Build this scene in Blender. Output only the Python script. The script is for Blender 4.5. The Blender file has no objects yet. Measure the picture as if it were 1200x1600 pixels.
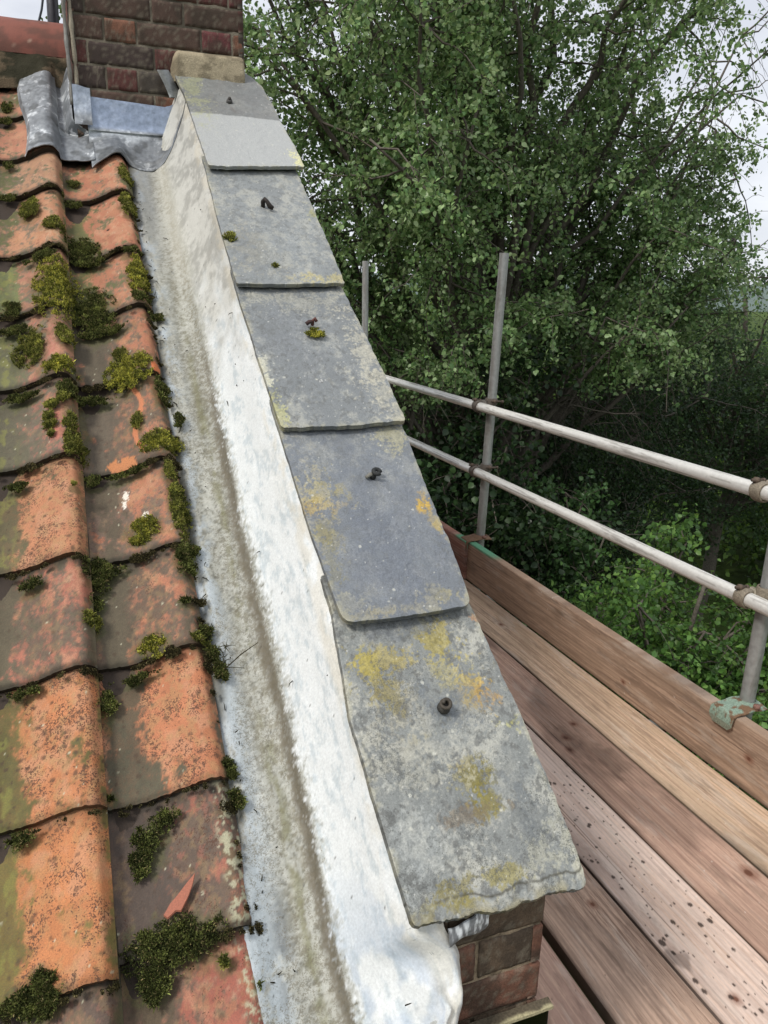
import bpy, math
import numpy as np
from mathutils import Matrix, Vector
R = math.radians
scene = bpy.context.scene
rng = np.random.default_rng(7)

# ------------------------------------------------------------------ camera
F_PX = 1199.37                                    # focal length for a 1200 px wide picture
RT = np.array([0.93593084, -0.35180629, 0.01630292])
UP = np.array([0.08194641, 0.26256006, 0.96142966])
FW = np.array([0.3425175, 0.89849571, -0.27456732])
cam_d = bpy.data.cameras.new('camera')
cam = bpy.data.objects.new('camera', cam_d)
scene.collection.objects.link(cam)
cam_d.sensor_fit = 'HORIZONTAL'; cam_d.sensor_width = 36; cam_d.lens = 36 * F_PX / 1200
cam_d.clip_start = 0.02; cam_d.clip_end = 6000
cam.matrix_world = Matrix(((RT[0], UP[0], -FW[0], 0), (RT[1], UP[1], -FW[1], 0), (RT[2], UP[2], -FW[2], 0), (0, 0, 0, 1)))
scene.camera = cam
scene.render.resolution_x = 768; scene.render.resolution_y = 1024

# ------------------------------------------------------------------ world, sun, exposure
SUN_EL, SUN_AZ = R(50), R(-112)                    # azimuth from +Y, negative = to the left
w = bpy.data.worlds.new('World'); scene.world = w; w.use_nodes = True
nt = w.node_tree; nt.nodes.clear()
out = nt.nodes.new('ShaderNodeOutputWorld'); bg = nt.nodes.new('ShaderNodeBackground')
sky = nt.nodes.new('ShaderNodeTexSky'); sky.sky_type = 'NISHITA'; sky.sun_disc = False
sky.sun_elevation = SUN_EL; sky.sun_rotation = SUN_AZ
tc = nt.nodes.new('ShaderNodeTexCoord'); mp = nt.nodes.new('ShaderNodeMapping'); mp.inputs['Scale'].default_value = (1.6, 1.6, 4.5)
cn = nt.nodes.new('ShaderNodeTexNoise'); cn.inputs['Scale'].default_value = 1.7; cn.inputs['Detail'].default_value = 7; cn.inputs['Roughness'].default_value = .55
cr = nt.nodes.new('ShaderNodeValToRGB')
cr.color_ramp.elements[0].position = .34; cr.color_ramp.elements[0].color = (6.9, 7.2, 8.0, 1)
cr.color_ramp.elements[1].position = .62; cr.color_ramp.elements[1].color = (9.9, 10.1, 10.5, 1)
mx = nt.nodes.new('ShaderNodeMixRGB'); mx.inputs[0].default_value = .9
nt.links.new(tc.outputs['Generated'], mp.inputs[0]); nt.links.new(mp.outputs[0], cn.inputs['Vector'])
nt.links.new(cn.outputs[0], cr.inputs[0]); nt.links.new(sky.outputs[0], mx.inputs[1]); nt.links.new(cr.outputs[0], mx.inputs[2])
nt.links.new(mx.outputs[0], bg.inputs[0]); nt.links.new(bg.outputs[0], out.inputs[0])
bg.inputs[1].default_value = 0.093                # overcast: cloud layer over the Nishita sky
sl = bpy.data.lights.new('sun', 'SUN'); sl.energy = 2.2; sl.angle = R(12); sl.color = (1, .95, .88)
so = bpy.data.objects.new('sun', sl); scene.collection.objects.link(so)
sd = Vector((math.sin(SUN_AZ) * math.cos(SUN_EL), math.cos(SUN_AZ) * math.cos(SUN_EL), math.sin(SUN_EL)))
so.rotation_euler = sd.to_track_quat('Z', 'Y').to_euler()
scene.view_settings.view_transform = 'Standard'; scene.view_settings.look = 'None'
scene.view_settings.exposure = 0.2; scene.view_settings.gamma = 1

# ------------------------------------------------------------------ helpers
col = scene.collection
TH = R(36.03); CT, ST = math.cos(TH), math.sin(TH)
ZT, ZS = -1.77, -1.565                            # tile plane / slate plane height under the origin

def ray(px, py): return FW + RT * (px - 600) / F_PX - UP * (py - 800) / F_PX
def on_slope(px, py, z0):                         # measured point of a roof plane as (x, s)
    d = ray(px, py); t = z0 / (d[2] - d[1] * math.tan(TH)); p = t * d
    return p[0], p[1] / CT
def on_y(px, py, Y):
    d = ray(px, py); return d * Y / d[1]
def on_z(px, py, Z):
    d = ray(px, py); return d * Z / d[2]
def W3(x, s, n, z0=ZT):                           # slope coordinates -> world
    x, s, n = np.broadcast_arrays(x, s, n)
    return np.stack([x, s * CT - n * ST, z0 + s * ST + n * CT], -1)

def S(r, g, b):
    c = np.array([r, g, b]) / 255.0
    return np.where(c <= .04045, c / 12.92, ((c + .055) / 1.055) ** 2.4)

def vnoise(x, y, z=0.0, seed=0):
    x, y, z = np.broadcast_arrays(np.asarray(x, float), np.asarray(y, float), np.asarray(z, float))
    xi, yi, zi = np.floor(x), np.floor(y), np.floor(z)
    fx, fy, fz = x - xi, y - yi, z - zi
    xi, yi, zi = xi.astype(np.int64), yi.astype(np.int64), zi.astype(np.int64)
    def h(a, b, c):
        M = np.uint64(0xffffffff)
        n = (a * 2376512323 + b * 3625334849 + c * 3407524639 + int(seed) * 1013904223).astype(np.uint64) & M
        n = ((n ^ (n >> np.uint64(16))) * np.uint64(0x85ebca6b)) & M
        n = ((n ^ (n >> np.uint64(13))) * np.uint64(0xc2b2ae35)) & M
        return (n ^ (n >> np.uint64(16))) / 4294967295.0
    fx, fy, fz = [f * f * (3 - 2 * f) for f in (fx, fy, fz)]
    r = 0
    for a, wa in ((0, 1 - fx), (1, fx)):
        for b, wb in ((0, 1 - fy), (1, fy)):
            r = r + wa * wb * (h(xi + a, yi + b, zi) * (1 - fz) + h(xi + a, yi + b, zi + 1) * fz)
    return r
def fbm(x, y, z=0.0, o=4, seed=0, g=.5):
    r = 0; a = 1; t = 0
    for i in range(o):
        ca, sa = math.cos(.9 + 1.3 * i), math.sin(.9 + 1.3 * i); k = 2 ** i
        r = r + a * vnoise((x * ca - y * sa) * k + 17.3 * i, (x * sa + y * ca) * k - 9.1 * i, z, seed + i); t += a; a *= g
    return .5 + (r / t - .5) * 1.25
def dots(x, y, cell, p, rmin, rmax, seed=0):
    """round spots scattered one per cell with chance p; 1 inside, 0 outside"""
    gx, gy = x / cell, y / cell; xi, yi = np.floor(gx), np.floor(gy); m = np.zeros(np.shape(x))
    for a in (-1, 0, 1):
        for b in (-1, 0, 1):
            cx, cy = xi + a, yi + b; h = lambda q: vnoise(cx, cy, 0 * cx, seed + q)
            r = (rmin + (rmax - rmin) * h(3) ** 2); d = np.hypot(gx - cx - .1 - .8 * h(1), gy - cy - .1 - .8 * h(2)) * cell
            m = np.maximum(m, (h(4) < p) * ss(r * 1.15, r * .75, d))
    return m
def arr3(*a): return np.array(a, float)
def ss(a, b, v): t = np.clip((v - a) / (b - a), 0, 1); return t * t * (3 - 2 * t)
def mixc(c, d, m): m = np.clip(np.asarray(m), 0, 1)[..., None]; return c * (1 - m) + np.asarray(d) * m

def mesh_np(name, V, faces, mat, parent=None, cols=None, smooth=True, uv=None):
    """V (N,3); faces: list of int arrays (M,k)"""
    me = bpy.data.meshes.new(name)
    V = np.ascontiguousarray(V, dtype=np.float32)
    me.vertices.add(len(V)); me.vertices.foreach_set('co', V.ravel())
    faces = [np.asarray(f, dtype=np.int32) for f in faces if len(f)]
    loops = np.concatenate([f.ravel() for f in faces])
    tot = np.concatenate([np.full(len(f), f.shape[1], dtype=np.int32) for f in faces])
    st = np.concatenate([[0], np.cumsum(tot)[:-1]]).astype(np.int32)
    me.loops.add(len(loops)); me.loops.foreach_set('vertex_index', loops)
    me.polygons.add(len(tot)); me.polygons.foreach_set('loop_start', st); me.polygons.foreach_set('loop_total', tot)
    me.polygons.foreach_set('use_smooth', np.full(len(tot), bool(smooth)))
    if cols is not None:
        at = me.color_attributes.new('Col', 'FLOAT_COLOR', 'POINT')
        c4 = np.zeros((len(V), 4), dtype=np.float32); c4[:, :cols.shape[1]] = cols
        at.data.foreach_set('color', c4.ravel())
    me.update(calc_edges=True)
    me.materials.append(mat)
    o = bpy.data.objects.new(name, me); col.objects.link(o)
    if parent: o.parent = parent
    return o

class MB:
    """collects pieces, links them as ONE mesh"""
    def __init__(s): s.V = []; s.F = {}; s.C = []; s.n = 0
    def add(s, V, faces, c=(.5, .5, .5)):
        V = np.asarray(V, float); c = np.asarray(c, float)
        if c.ndim == 1: c = np.tile(c, (len(V), 1))
        if c.shape[1] == 3: c = np.concatenate([c, np.zeros((len(c), 1))], 1)
        for f in faces:
            f = np.asarray(f)
            if len(f): s.F.setdefault(f.shape[1], []).append(f + s.n)
        s.V.append(V); s.C.append(c); s.n += len(V)
    def tube(s, pts, r, sides=12, c=(.5, .5, .5), cap=True):
        pts = np.asarray(pts, float); n = len(pts)
        r = np.broadcast_to(np.asarray(r, float), (n,))
        t = np.gradient(pts, axis=0); t /= np.linalg.norm(t, axis=1)[:, None] + 1e-12
        a = np.array([0, 0, 1.]) if abs(t[0][2]) < .9 else np.array([1., 0, 0])
        u = np.cross(t[0], a); u /= np.linalg.norm(u); U = []
        for i in range(n):
            u = u - t[i] * (u @ t[i]); u /= np.linalg.norm(u) + 1e-12; U.append(u)
        U = np.array(U); Wv = np.cross(t, U)
        an = np.arange(sides) * 2 * math.pi / sides
        V = pts[:, None] + r[:, None, None] * (U[:, None] * np.cos(an)[None, :, None] + Wv[:, None] * np.sin(an)[None, :, None])
        i = np.arange(n - 1)[:, None] * sides; j = np.arange(sides)[None]; j2 = (j + 1) % sides
        f = np.stack([i + j, i + j2, i + sides + j2, i + sides + j], -1).reshape(-1, 4)
        fs = [f]
        if cap: fs += [np.arange(sides)[None, ::-1], (np.arange(sides) + (n - 1) * sides)[None]]
        s.add(V.reshape(-1, 3), fs, c)
    def box(s, lo, hi, c=(.5, .5, .5), M=None, bev=0.0):
        lo = np.array(lo, float); hi = np.array(hi, float); b = min(bev, (hi - lo).min() * .45)
        if b <= 0:
            V = np.array([[(lo, hi)[i][0], (lo, hi)[j][1], (lo, hi)[k][2]] for i in (0, 1) for j in (0, 1) for k in (0, 1)])
            f = [[0, 1, 3, 2], [4, 6, 7, 5], [0, 4, 5, 1], [2, 3, 7, 6], [0, 2, 6, 4], [1, 5, 7, 3]]
            fs = [np.array(f)]
        else:
            V = []; idx = {}
            for i in (0, 1):
                for j in (0, 1):
                    for k in (0, 1):
                        p = np.array([(lo, hi)[i][0], (lo, hi)[j][1], (lo, hi)[k][2]])
                        sg = np.array([1 - 2 * i, 1 - 2 * j, 1 - 2 * k]) * b
                        for a in range(3):
                            q = p + sg; q[a] = p[a]; idx[(i, j, k, a)] = len(V); V.append(q)
            V = np.array(V); g = lambda i, j, k, a: idx[(i, j, k, a)]
            q4 = []; t3 = []
            for v in (0, 1):
                q4.append([g(v, 0, 0, 0), g(v, 1, 0, 0), g(v, 1, 1, 0), g(v, 0, 1, 0)][::(1 if v else -1)])
                q4.append([g(0, v, 0, 1), g(0, v, 1, 1), g(1, v, 1, 1), g(1, v, 0, 1)][::(1 if v else -1)])
                q4.append([g(0, 0, v, 2), g(1, 0, v, 2), g(1, 1, v, 2), g(0, 1, v, 2)][::(1 if v else -1)])
            for i in (0, 1):
                for j in (0, 1):
                    q4.append([g(i, j, 0, 0), g(i, j, 0, 1), g(i, j, 1, 1), g(i, j, 1, 0)])
                    q4.append([g(i, 0, j, 0), g(i, 0, j, 2), g(i, 1, j, 2), g(i, 1, j, 0)])
                    q4.append([g(0, i, j, 1), g(0, i, j, 2), g(1, i, j, 2), g(1, i, j, 1)])
                    for k in (0, 1): t3.append([g(i, j, k, 0), g(i, j, k, 1), g(i, j, k, 2)])
            fs = [np.array(q4), np.array(t3)]
        if M is not None: V = V @ np.array(M)[:3, :3].T + np.array(M)[:3, 3]
        s.add(V, fs, c)
    def grid(s, P, c, flip=False):
        nv, nu = P.shape[:2]
        i = np.arange(nv - 1)[:, None] * nu + np.arange(nu - 1)[None]
        f = np.stack([i, i + 1, i + nu + 1, i + nu], -1).reshape(-1, 4)
        if flip: f = f[:, ::-1]
        c = np.asarray(c)
        s.add(P.reshape(-1, 3), [f], c.reshape(-1, c.shape[-1]) if c.ndim == 3 else c)
    def sheet(s, P, off, c, edge=None, back=24):
        """closed slab: top grid P (rows low->high s, cols left->right), bottom = P + off, with side walls"""
        nv, nu = P.shape[:2]
        s.grid(P, c)
        per = [(0, j) for j in range(nu)] + [(i, nu - 1) for i in range(1, nv)] + [(nv - 1, j) for j in range(nu - 2, -1, -1)] + [(i, 0) for i in range(nv - 2, 0, -1)]
        I = np.array([p[0] for p in per]); J = np.array([p[1] for p in per])
        T = P[I, J]; off = np.broadcast_to(off, P.shape); B = T + off[I, J]
        cc = c[I, J] if np.ndim(c) == 3 else np.tile(c, (len(T), 1))
        ce = cc if edge is None else (edge[I, J] if np.ndim(edge) == 3 else np.tile(edge, (len(T), 1)))
        m = len(T); k = np.arange(m); k2 = (k + 1) % m
        s.add(np.concatenate([T, B]), [np.stack([k2, k, k + m, k2 + m], -1)], np.concatenate([ce, ce]))
        st = max(1, nv // back), max(1, nu // back)
        ii = sorted(set(list(range(0, nv, st[0])) + [nv - 1])); jj = sorted(set(list(range(0, nu, st[1])) + [nu - 1]))
        Pb = (P + off)[np.ix_(ii, jj)]
        s.grid(Pb, cc.mean(0), flip=True)
    def build(s, name, mat, parent=None, smooth=True):
        return mesh_np(name, np.concatenate(s.V), [np.concatenate(f) for f in s.F.values()], mat, parent, np.concatenate([c if c.shape[1] == 4 else np.concatenate([c, np.zeros((len(c), 1))], 1) for c in s.C]), smooth)

def tag(o, label=None, cat=None, group=None, kind=None):
    if label: o['label'] = label
    if cat: o['category'] = cat
    if group: o['group'] = group
    if kind: o['kind'] = kind
    return o
def empty(name, loc, label, cat, group=None):
    o = bpy.data.objects.new(name, None); col.objects.link(o); o.location = loc; o.empty_display_size = .05
    return tag(o, label, cat, group)
def put(o, parent):                                # parent while keeping world-space mesh coordinates
    o.parent = parent
    o.matrix_parent_inverse = Matrix.Translation(parent.location).inverted()
    return o

# ------------------------------------------------------------------ materials
def material(name, rough=.7, spec=.4, metal=0.0, fine=180.0, amt=.35, bump=.25, bdist=.002, bscale=260.0, stretch=(1, 1, 1),
             rvar=.15, coat=0.0, trans=0.0, smooth_detail=6, speck=None):
    m = bpy.data.materials.new(name); m.use_nodes = True; t = m.node_tree; N = t.nodes; L = t.links
    p = N['Principled BSDF']
    p.inputs['Roughness'].default_value = rough; p.inputs['Metallic'].default_value = metal
    p.inputs['Specular IOR Level'].default_value = spec; p.inputs['Coat Weight'].default_value = coat
    a = N.new('ShaderNodeAttribute'); a.attribute_name = 'Col'
    c = N.new('ShaderNodeTexCoord'); mp = N.new('ShaderNodeMapping'); mp.inputs['Scale'].default_value = stretch
    L.new(c.outputs['Object'], mp.inputs[0])
    n = N.new('ShaderNodeTexNoise'); n.inputs['Scale'].default_value = fine; n.inputs['Detail'].default_value = smooth_detail
    n.inputs['Roughness'].default_value = .65; L.new(mp.outputs[0], n.inputs['Vector'])
    r = N.new('ShaderNodeMapRange'); r.inputs[1].default_value = .3; r.inputs[2].default_value = .7
    r.inputs[3].default_value = 1 - amt; r.inputs[4].default_value = 1 + amt
    L.new(n.outputs[0], r.inputs[0])
    v = N.new('ShaderNodeVectorMath'); v.operation = 'SCALE'
    col_out = a.outputs['Color']
    if speck:                                      # fine specks, as dense as the 'Col' alpha says
        sc1, sc2, cc, sst, stg = speck
        m2 = N.new('ShaderNodeMapping'); m2.inputs['Scale'].default_value = sst; L.new(c.outputs['Object'], m2.inputs[0])
        fs = []
        for q, dt in ((sc1, 3), (sc2, 2)):
            nn = N.new('ShaderNodeTexNoise'); nn.inputs['Scale'].default_value = q; nn.inputs['Detail'].default_value = dt; nn.inputs['Roughness'].default_value = .6
            L.new(m2.outputs[0], nn.inputs['Vector']); fs.append(nn)
        ma = N.new('ShaderNodeMath'); ma.operation = 'MULTIPLY_ADD'; L.new(fs[0].outputs[0], ma.inputs[0]); ma.inputs[1].default_value = .62
        mb_ = N.new('ShaderNodeMath'); mb_.operation = 'MULTIPLY'; L.new(fs[1].outputs[0], mb_.inputs[0]); mb_.inputs[1].default_value = .38; L.new(mb_.outputs[0], ma.inputs[2])
        mc = N.new('ShaderNodeMath'); mc.operation = 'MULTIPLY_ADD'; L.new(a.outputs['Alpha'], mc.inputs[0]); mc.inputs[1].default_value = .34; mc.inputs[2].default_value = -.34
        md_ = N.new('ShaderNodeMath'); md_.operation = 'ADD'; L.new(ma.outputs[0], md_.inputs[0]); L.new(mc.outputs[0], md_.inputs[1])
        mr = N.new('ShaderNodeMapRange'); mr.interpolation_type = 'SMOOTHSTEP'; L.new(md_.outputs[0], mr.inputs[0]); mr.inputs[1].default_value = .49; mr.inputs[2].default_value = .53
        mr.inputs[3].default_value = 0; mr.inputs[4].default_value = stg
        xx_ = N.new('ShaderNodeMixRGB'); L.new(mr.outputs[0], xx_.inputs[0]); L.new(a.outputs['Color'], xx_.inputs[1]); xx_.inputs[2].default_value = (*[float(z) for z in cc], 1); col_out = xx_.outputs[0]
    L.new(col_out, v.inputs[0]); L.new(r.outputs[0], v.inputs['Scale']); L.new(v.outputs[0], p.inputs['Base Color'])
    r2 = N.new('ShaderNodeMapRange'); r2.inputs[1].default_value = .3; r2.inputs[2].default_value = .7
    r2.inputs[3].default_value = rough - rvar; r2.inputs[4].default_value = rough + rvar
    L.new(n.outputs[0], r2.inputs[0]); L.new(r2.outputs[0], p.inputs['Roughness'])
    if bump:
        n2 = N.new('ShaderNodeTexNoise'); n2.inputs['Scale'].default_value = bscale; n2.inputs['Detail'].default_value = 4
        L.new(mp.outputs[0], n2.inputs['Vector'])
        b = N.new('ShaderNodeBump'); b.inputs['Strength'].default_value = bump; b.inputs['Distance'].default_value = bdist
        L.new(n2.outputs[0], b.inputs['Height']); L.new(b.outputs[0], p.inputs['Normal'])
    if trans:
        tr = N.new('ShaderNodeBsdfTranslucent'); ad = N.new('ShaderNodeMixShader'); ad.inputs[0].default_value = trans
        hs = N.new('ShaderNodeHueSaturation'); hs.inputs['Hue'].default_value = .47; hs.inputs['Value'].default_value = 1.5
        L.new(v.outputs[0], hs.inputs['Color']); L.new(hs.outputs[0], tr.inputs[0])
        o = N['Material Output']; L.new(p.outputs[0], ad.inputs[1]); L.new(tr.outputs[0], ad.inputs[2]); L.new(ad.outputs[0], o.inputs[0])
    return m
M_TILE = material('fired_clay', rough=.72, spec=.35, fine=420, amt=.26, bump=.5, bdist=.0015, bscale=330, speck=(360, 150, S(84, 58, 44), (1, 1, 1), .88))
M_SLATE = material('slate_stone', rough=.55, spec=.45, fine=340, amt=.24, bump=.55, bdist=.0012, bscale=260, speck=(420, 170, S(78, 80, 76), (1, 1, 1), .6))
M_LEAD = material('weathered_lead', rough=.55, spec=.4, fine=230, amt=.13, bump=.35, bdist=.0012, bscale=140, speck=(420, 120, S(104, 98, 82), (1, 1, 1), .6))
M_LEADN = material('dressed_lead', rough=.5, spec=.5, metal=.4, fine=70, amt=.25, bump=.2, bdist=.002, bscale=50, rvar=.16)
M_BRICK = material('old_brick', rough=.88, spec=.2, fine=300, amt=.35, bump=.7, bdist=.002, bscale=320)
M_WOOD = material('scaffold_timber', rough=.75, spec=.25, fine=120, amt=.10, bump=.3, bdist=.001, bscale=190, stretch=(2.2, .5, 2.2), speck=(150, 60, S(104, 76, 60), (3.0, .10, 3.0), .5))
M_WOODX = material('timber_edge', rough=.75, spec=.3, fine=90, amt=.2, bump=.35, bdist=.0012, bscale=190, stretch=(3, .3, 3))
M_STEEL = material('galvanised_steel', rough=.5, spec=.5, metal=.45, fine=60, amt=.16, bump=.12, bdist=.001, bscale=120)
M_ALU = material('scuffed_aluminium', rough=.42, spec=.5, metal=.3, fine=70, amt=.07, bump=.06, bdist=.001, bscale=120)
M_RUST = material('rusty_iron', rough=.7, spec=.4, metal=.2, fine=200, amt=.4, bump=.5, bdist=.002, bscale=200)
M_MOSS = material('moss', rough=.95, spec=.1, fine=200, amt=.25, bump=0, trans=.2)
M_LEAF = material('leaf', rough=.48, spec=.42, fine=9, amt=.12, bump=0, trans=.38, smooth_detail=2)
M_BARK = material('bark', rough=.9, spec=.2, fine=40, amt=.4, bump=.6, bdist=.01, bscale=60)
M_GROUND = material('undergrowth_soil', rough=1, spec=.1, fine=3, amt=.5, bump=.6, bdist=.05, bscale=6)
M_MORTAR = material('mortar', rough=.95, spec=.15, fine=260, amt=.3, bump=.8, bdist=.003, bscale=230)
M_DARK = material('black_plastic', rough=.4, spec=.5, fine=80, amt=.2, bump=.1, bdist=.001)

# ------------------------------------------------------------------ ground, hills, house mass
g = MB(); n = 60
xs = np.concatenate([-np.geomspace(3000, 2, n // 2), np.geomspace(2, 3000, n // 2)]); XX, YY = np.meshgrid(xs, xs)
g.grid(np.stack([XX, YY, -6.2 + .5 * vnoise(XX * .05, YY * .05, seed=3) * (np.hypot(XX, YY) > 12)], -1), mixc(np.tile(S(48, 62, 30), XX.shape + (1,)), S(80, 98, 48), fbm(XX * .02, YY * .02)))
tag(g.build('ground', M_GROUND), 'grassy ground far below the scaffold', None, None, 'structure')
g = MB(); a = np.linspace(R(-40), R(100), 90); rr = np.linspace(0, 1, 12)
A_, R_ = np.meshgrid(a, rr); hh = np.sin(R_ * math.pi) * (14 + 16 * fbm(A_ * 5, R_ * 2, seed=5))
dist = 420 + 500 * R_
g.grid(np.stack([np.sin(A_) * dist, np.cos(A_) * dist, hh - 8], -1), mixc(np.tile(S(92, 106, 104), A_.shape + (1,)), S(108, 120, 112), fbm(A_ * 60, R_ * 10)), flip=True)
tag(g.build('hills', M_GROUND), 'low wooded hills on the horizon', None, None, 'structure')

# ------------------------------------------------------------------ clay pantiles
PU = np.array([0, .06, .15, .28, .42, .58, .72, .84, .93, 1.0]); PN = np.array([-.040, -.050, -.058, -.058, -.052, -.034, -.012, 0, -.003, -.034])
PW = .242
_pu = np.linspace(0, 1, 201); _pn = np.interp(_pu, PU, PN)
_k = np.hanning(21); _k /= _k.sum(); _pn = np.convolve(np.pad(_pn, 10, 'edge'), _k, 'valid')
def prof(u): return np.interp(u, _pu, _pn)
COLR = {'A': .181, 'B': -.037, 'C': -.255, 'D': -.473}
def tile_n(x, s):                                  # height of the tiled surface (for moss and lead)
    x = np.asarray(x, float)
    r = np.where(x > COLR['B'], COLR['A'], np.where(x > COLR['C'], COLR['B'], np.where(x > COLR['D'], COLR['C'], COLR['D'])))
    return prof(np.clip((x - r + PW) / PW, 0, 1))
TAIL = {'A': [4.09, 3.81, 3.56, 3.235, 2.952, 2.665, 2.352, 2.09, 1.830, 1.547, 1.292, 1.01, .73],
        'B': [4.085, 3.79, 3.565, 3.232, 2.955, 2.66, 2.38, 2.09, 1.817, 1.543, 1.268, .99, .71]}
TAIL['C'] = TAIL['D'] = [v + .004 for v in TAIL['B']]
PINK, ORANGE, TAN, GREY, PURP, OLIVE, DIRT = S(176, 108, 82), S(190, 114, 70), S(170, 122, 96), S(104, 95, 84), S(92, 74, 68), S(98, 98, 56), S(74, 62, 50)
# per tile: base, grime colour, grime amount, trough colour, trough amount, speckle, look
LOOK = {
 'A': [(PINK, GREY, .3, OLIVE, .3, .1, ''), (PINK, GREY, .3, OLIVE, .3, .1, ''),
       (PINK, GREY, .32, OLIVE, .35, .12, 'salmon pink'), (PINK, GREY, .25, OLIVE, .7, .08, 'salmon pink'),
       (PINK, GREY, .35, OLIVE, .8, .1, 'pink mossy'), (PINK, S(100, 84, 74), .5, S(88, 78, 66), .8, .25, 'red and brown stained'),
       (PINK, S(100, 86, 76), .66, S(96, 84, 74), .85, .25, 'orange flaked'), (PINK, S(106, 90, 82), .56, S(92, 80, 66), .5, .3, 'pink patched'),
       (PINK, S(96, 82, 72), .64, S(90, 80, 66), .9, .3, 'dark brown pink striped'), (S(186, 112, 76), S(112, 92, 72), .2, S(84, 80, 66), 1.1, .8, 'speckled orange'),
       (S(158, 92, 78), S(96, 82, 74), .78, S(82, 68, 64), .9, .4, 'dull purple brown'), (S(162, 88, 74), S(104, 82, 72), .5, S(90, 76, 60), .6, .35, 'dull red'), (PINK, GREY, .5, GREY, .5, .4, '')],
 'B': [(S(178, 114, 92), GREY, .25, OLIVE, .2, .1, 'pinkish'), (S(178, 114, 92), GREY, .25, OLIVE, .3, .1, 'pinkish'),
       (TAN, GREY, .35, OLIVE, .35, .12, 'tan'), (S(180, 120, 90), GREY, .4, OLIVE, .45, .15, 'tan orange'),
       (S(166, 108, 90), GREY, .45, S(104, 110, 70), 1.0, .1, 'mossy green'), (S(176, 106, 92), S(104, 98, 84), .5, S(100, 98, 74), 1.0, .1, 'greenish grey'),
       (S(182, 104, 92), S(102, 96, 84), .62, S(98, 92, 76), 1.1, .15, 'grey pink ridged'), (S(184, 118, 84), S(110, 92, 66), .25, S(94, 86, 62), 1.1, .75, 'speckled orange'),
       (S(172, 102, 84), S(98, 86, 76), .62, S(96, 86, 70), .8, .25, 'brown pink ridged'), (S(190, 116, 72), S(104, 74, 54), .2, S(100, 94, 50), 1.0, .95, 'heavily speckled orange'),
       (S(194, 118, 70), S(112, 74, 54), .12, S(108, 100, 50), .95, .6, 'bright orange'), (S(150, 96, 84), S(92, 78, 72), .8, S(76, 72, 50), .8, .3, 'dull brown'), (PINK, GREY, .5, GREY, .5, .4, '')]}
LOOK['C'] = [LOOK['B'][(i * 5 + 3) % 11] for i in range(13)]; LOOK['D'] = [LOOK['B'][(i * 3 + 1) % 11] for i in range(13)]
COLN = {'A': 'column beside the gutter', 'B': 'second column', 'C': 'third column', 'D': 'fourth column'}
ORD = {2: 'top full tile', 3: 'second tile down', 4: 'third tile down', 5: 'fourth tile down', 6: 'fifth tile down', 7: 'sixth tile down', 8: 'seventh tile down', 9: 'eighth tile down', 10: 'ninth tile down', 11: 'tenth tile down',
       0: 'half hidden under the ridge', 1: 'tile beside the grey lead sheet', 12: 'lowest tile'}
BR, DK, MD = ((200, 198, 92), (84, 92, 42)), ((124, 132, 74), (50, 56, 32)), ((164, 166, 84), (70, 78, 40))
NAMED = [ # px, py, rx, ry, colours, height, label
 (88, 448, 34, 44, BR, .022, 'largest bright yellow green moss clump, on the roll of the second tile column'),
 (145, 470, 32, 34, DK, .014, 'dark moss filling the tile trough right of the largest bright clump'),
 (44, 530, 27, 27, MD, .014, 'olive moss tuft near the left photo edge below the largest bright clump'),
 (92, 572, 26, 12, BR, .016, 'bright moss cushion on the tile lip left of the orange flaked tile'),
 (217, 432, 17, 26, BR, .014, 'bright moss strip at the gutter edge beside the small tile hole'),
 (200, 574, 34, 25, BR, .018, 'shaggy bright moss tuft on the tile lip above the orange flaked strip'),
 (252, 692, 33, 15, BR, .016, 'bright moss roll along the lower lip of the flaked tile'),
 (283, 795, 15, 45, MD, .015, 'long moss clump hanging on the gutter edge of the tile below the flaked one'),
 (225, 822, 24, 18, BR, .012, 'round olive moss tuft in the trough above the dark pink striped tile'),
 (236, 1004, 22, 19, BR, .013, 'spiky moss tuft in the trough just above the large speckled tile'),
 (125, 374, 27, 19, DK, .012, 'dark moss in the trough of the second tile row'),
 (44, 316, 15, 14, MD, .012, 'small green moss tuft just under the top tile lip at the left'),
 (86, 352, 18, 9, MD, .012, 'small olive moss cushion on the second tile lip at the column join'),
 (196, 272, 11, 12, MD, .012, 'small moss ball on the top tile beside the lead gutter'),
 (201, 322, 12, 15, MD, .012, 'small moss ball on the gutter edge below the top tile lip'),
 (292, 878, 16, 26, DK, .014, 'dark moss clump at the gutter edge above the pink striped tile'),
 (152, 885, 20, 27, DK, .010, 'thin dark moss at the column join left of the pink striped tile'),
 (118, 668, 15, 34, MD, .010, 'moss cushions along the thin pink ridge left of the flaked tile'),
 (272, 1478, 76, 42, DK, .024, 'largest dark moss mat at the foot of the purple brown tile'),
 (240, 1318, 24, 34, DK, .012, 'crescent of dark dry moss on the purple brown tile'),
 (45, 1572, 52, 26, DK, .018, 'dark moss mat in the bottom left corner of the photo'),
 (20, 1308, 28, 13, DK, .012, 'dark moss under the speckled orange tile lip at the left photo edge')]
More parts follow.
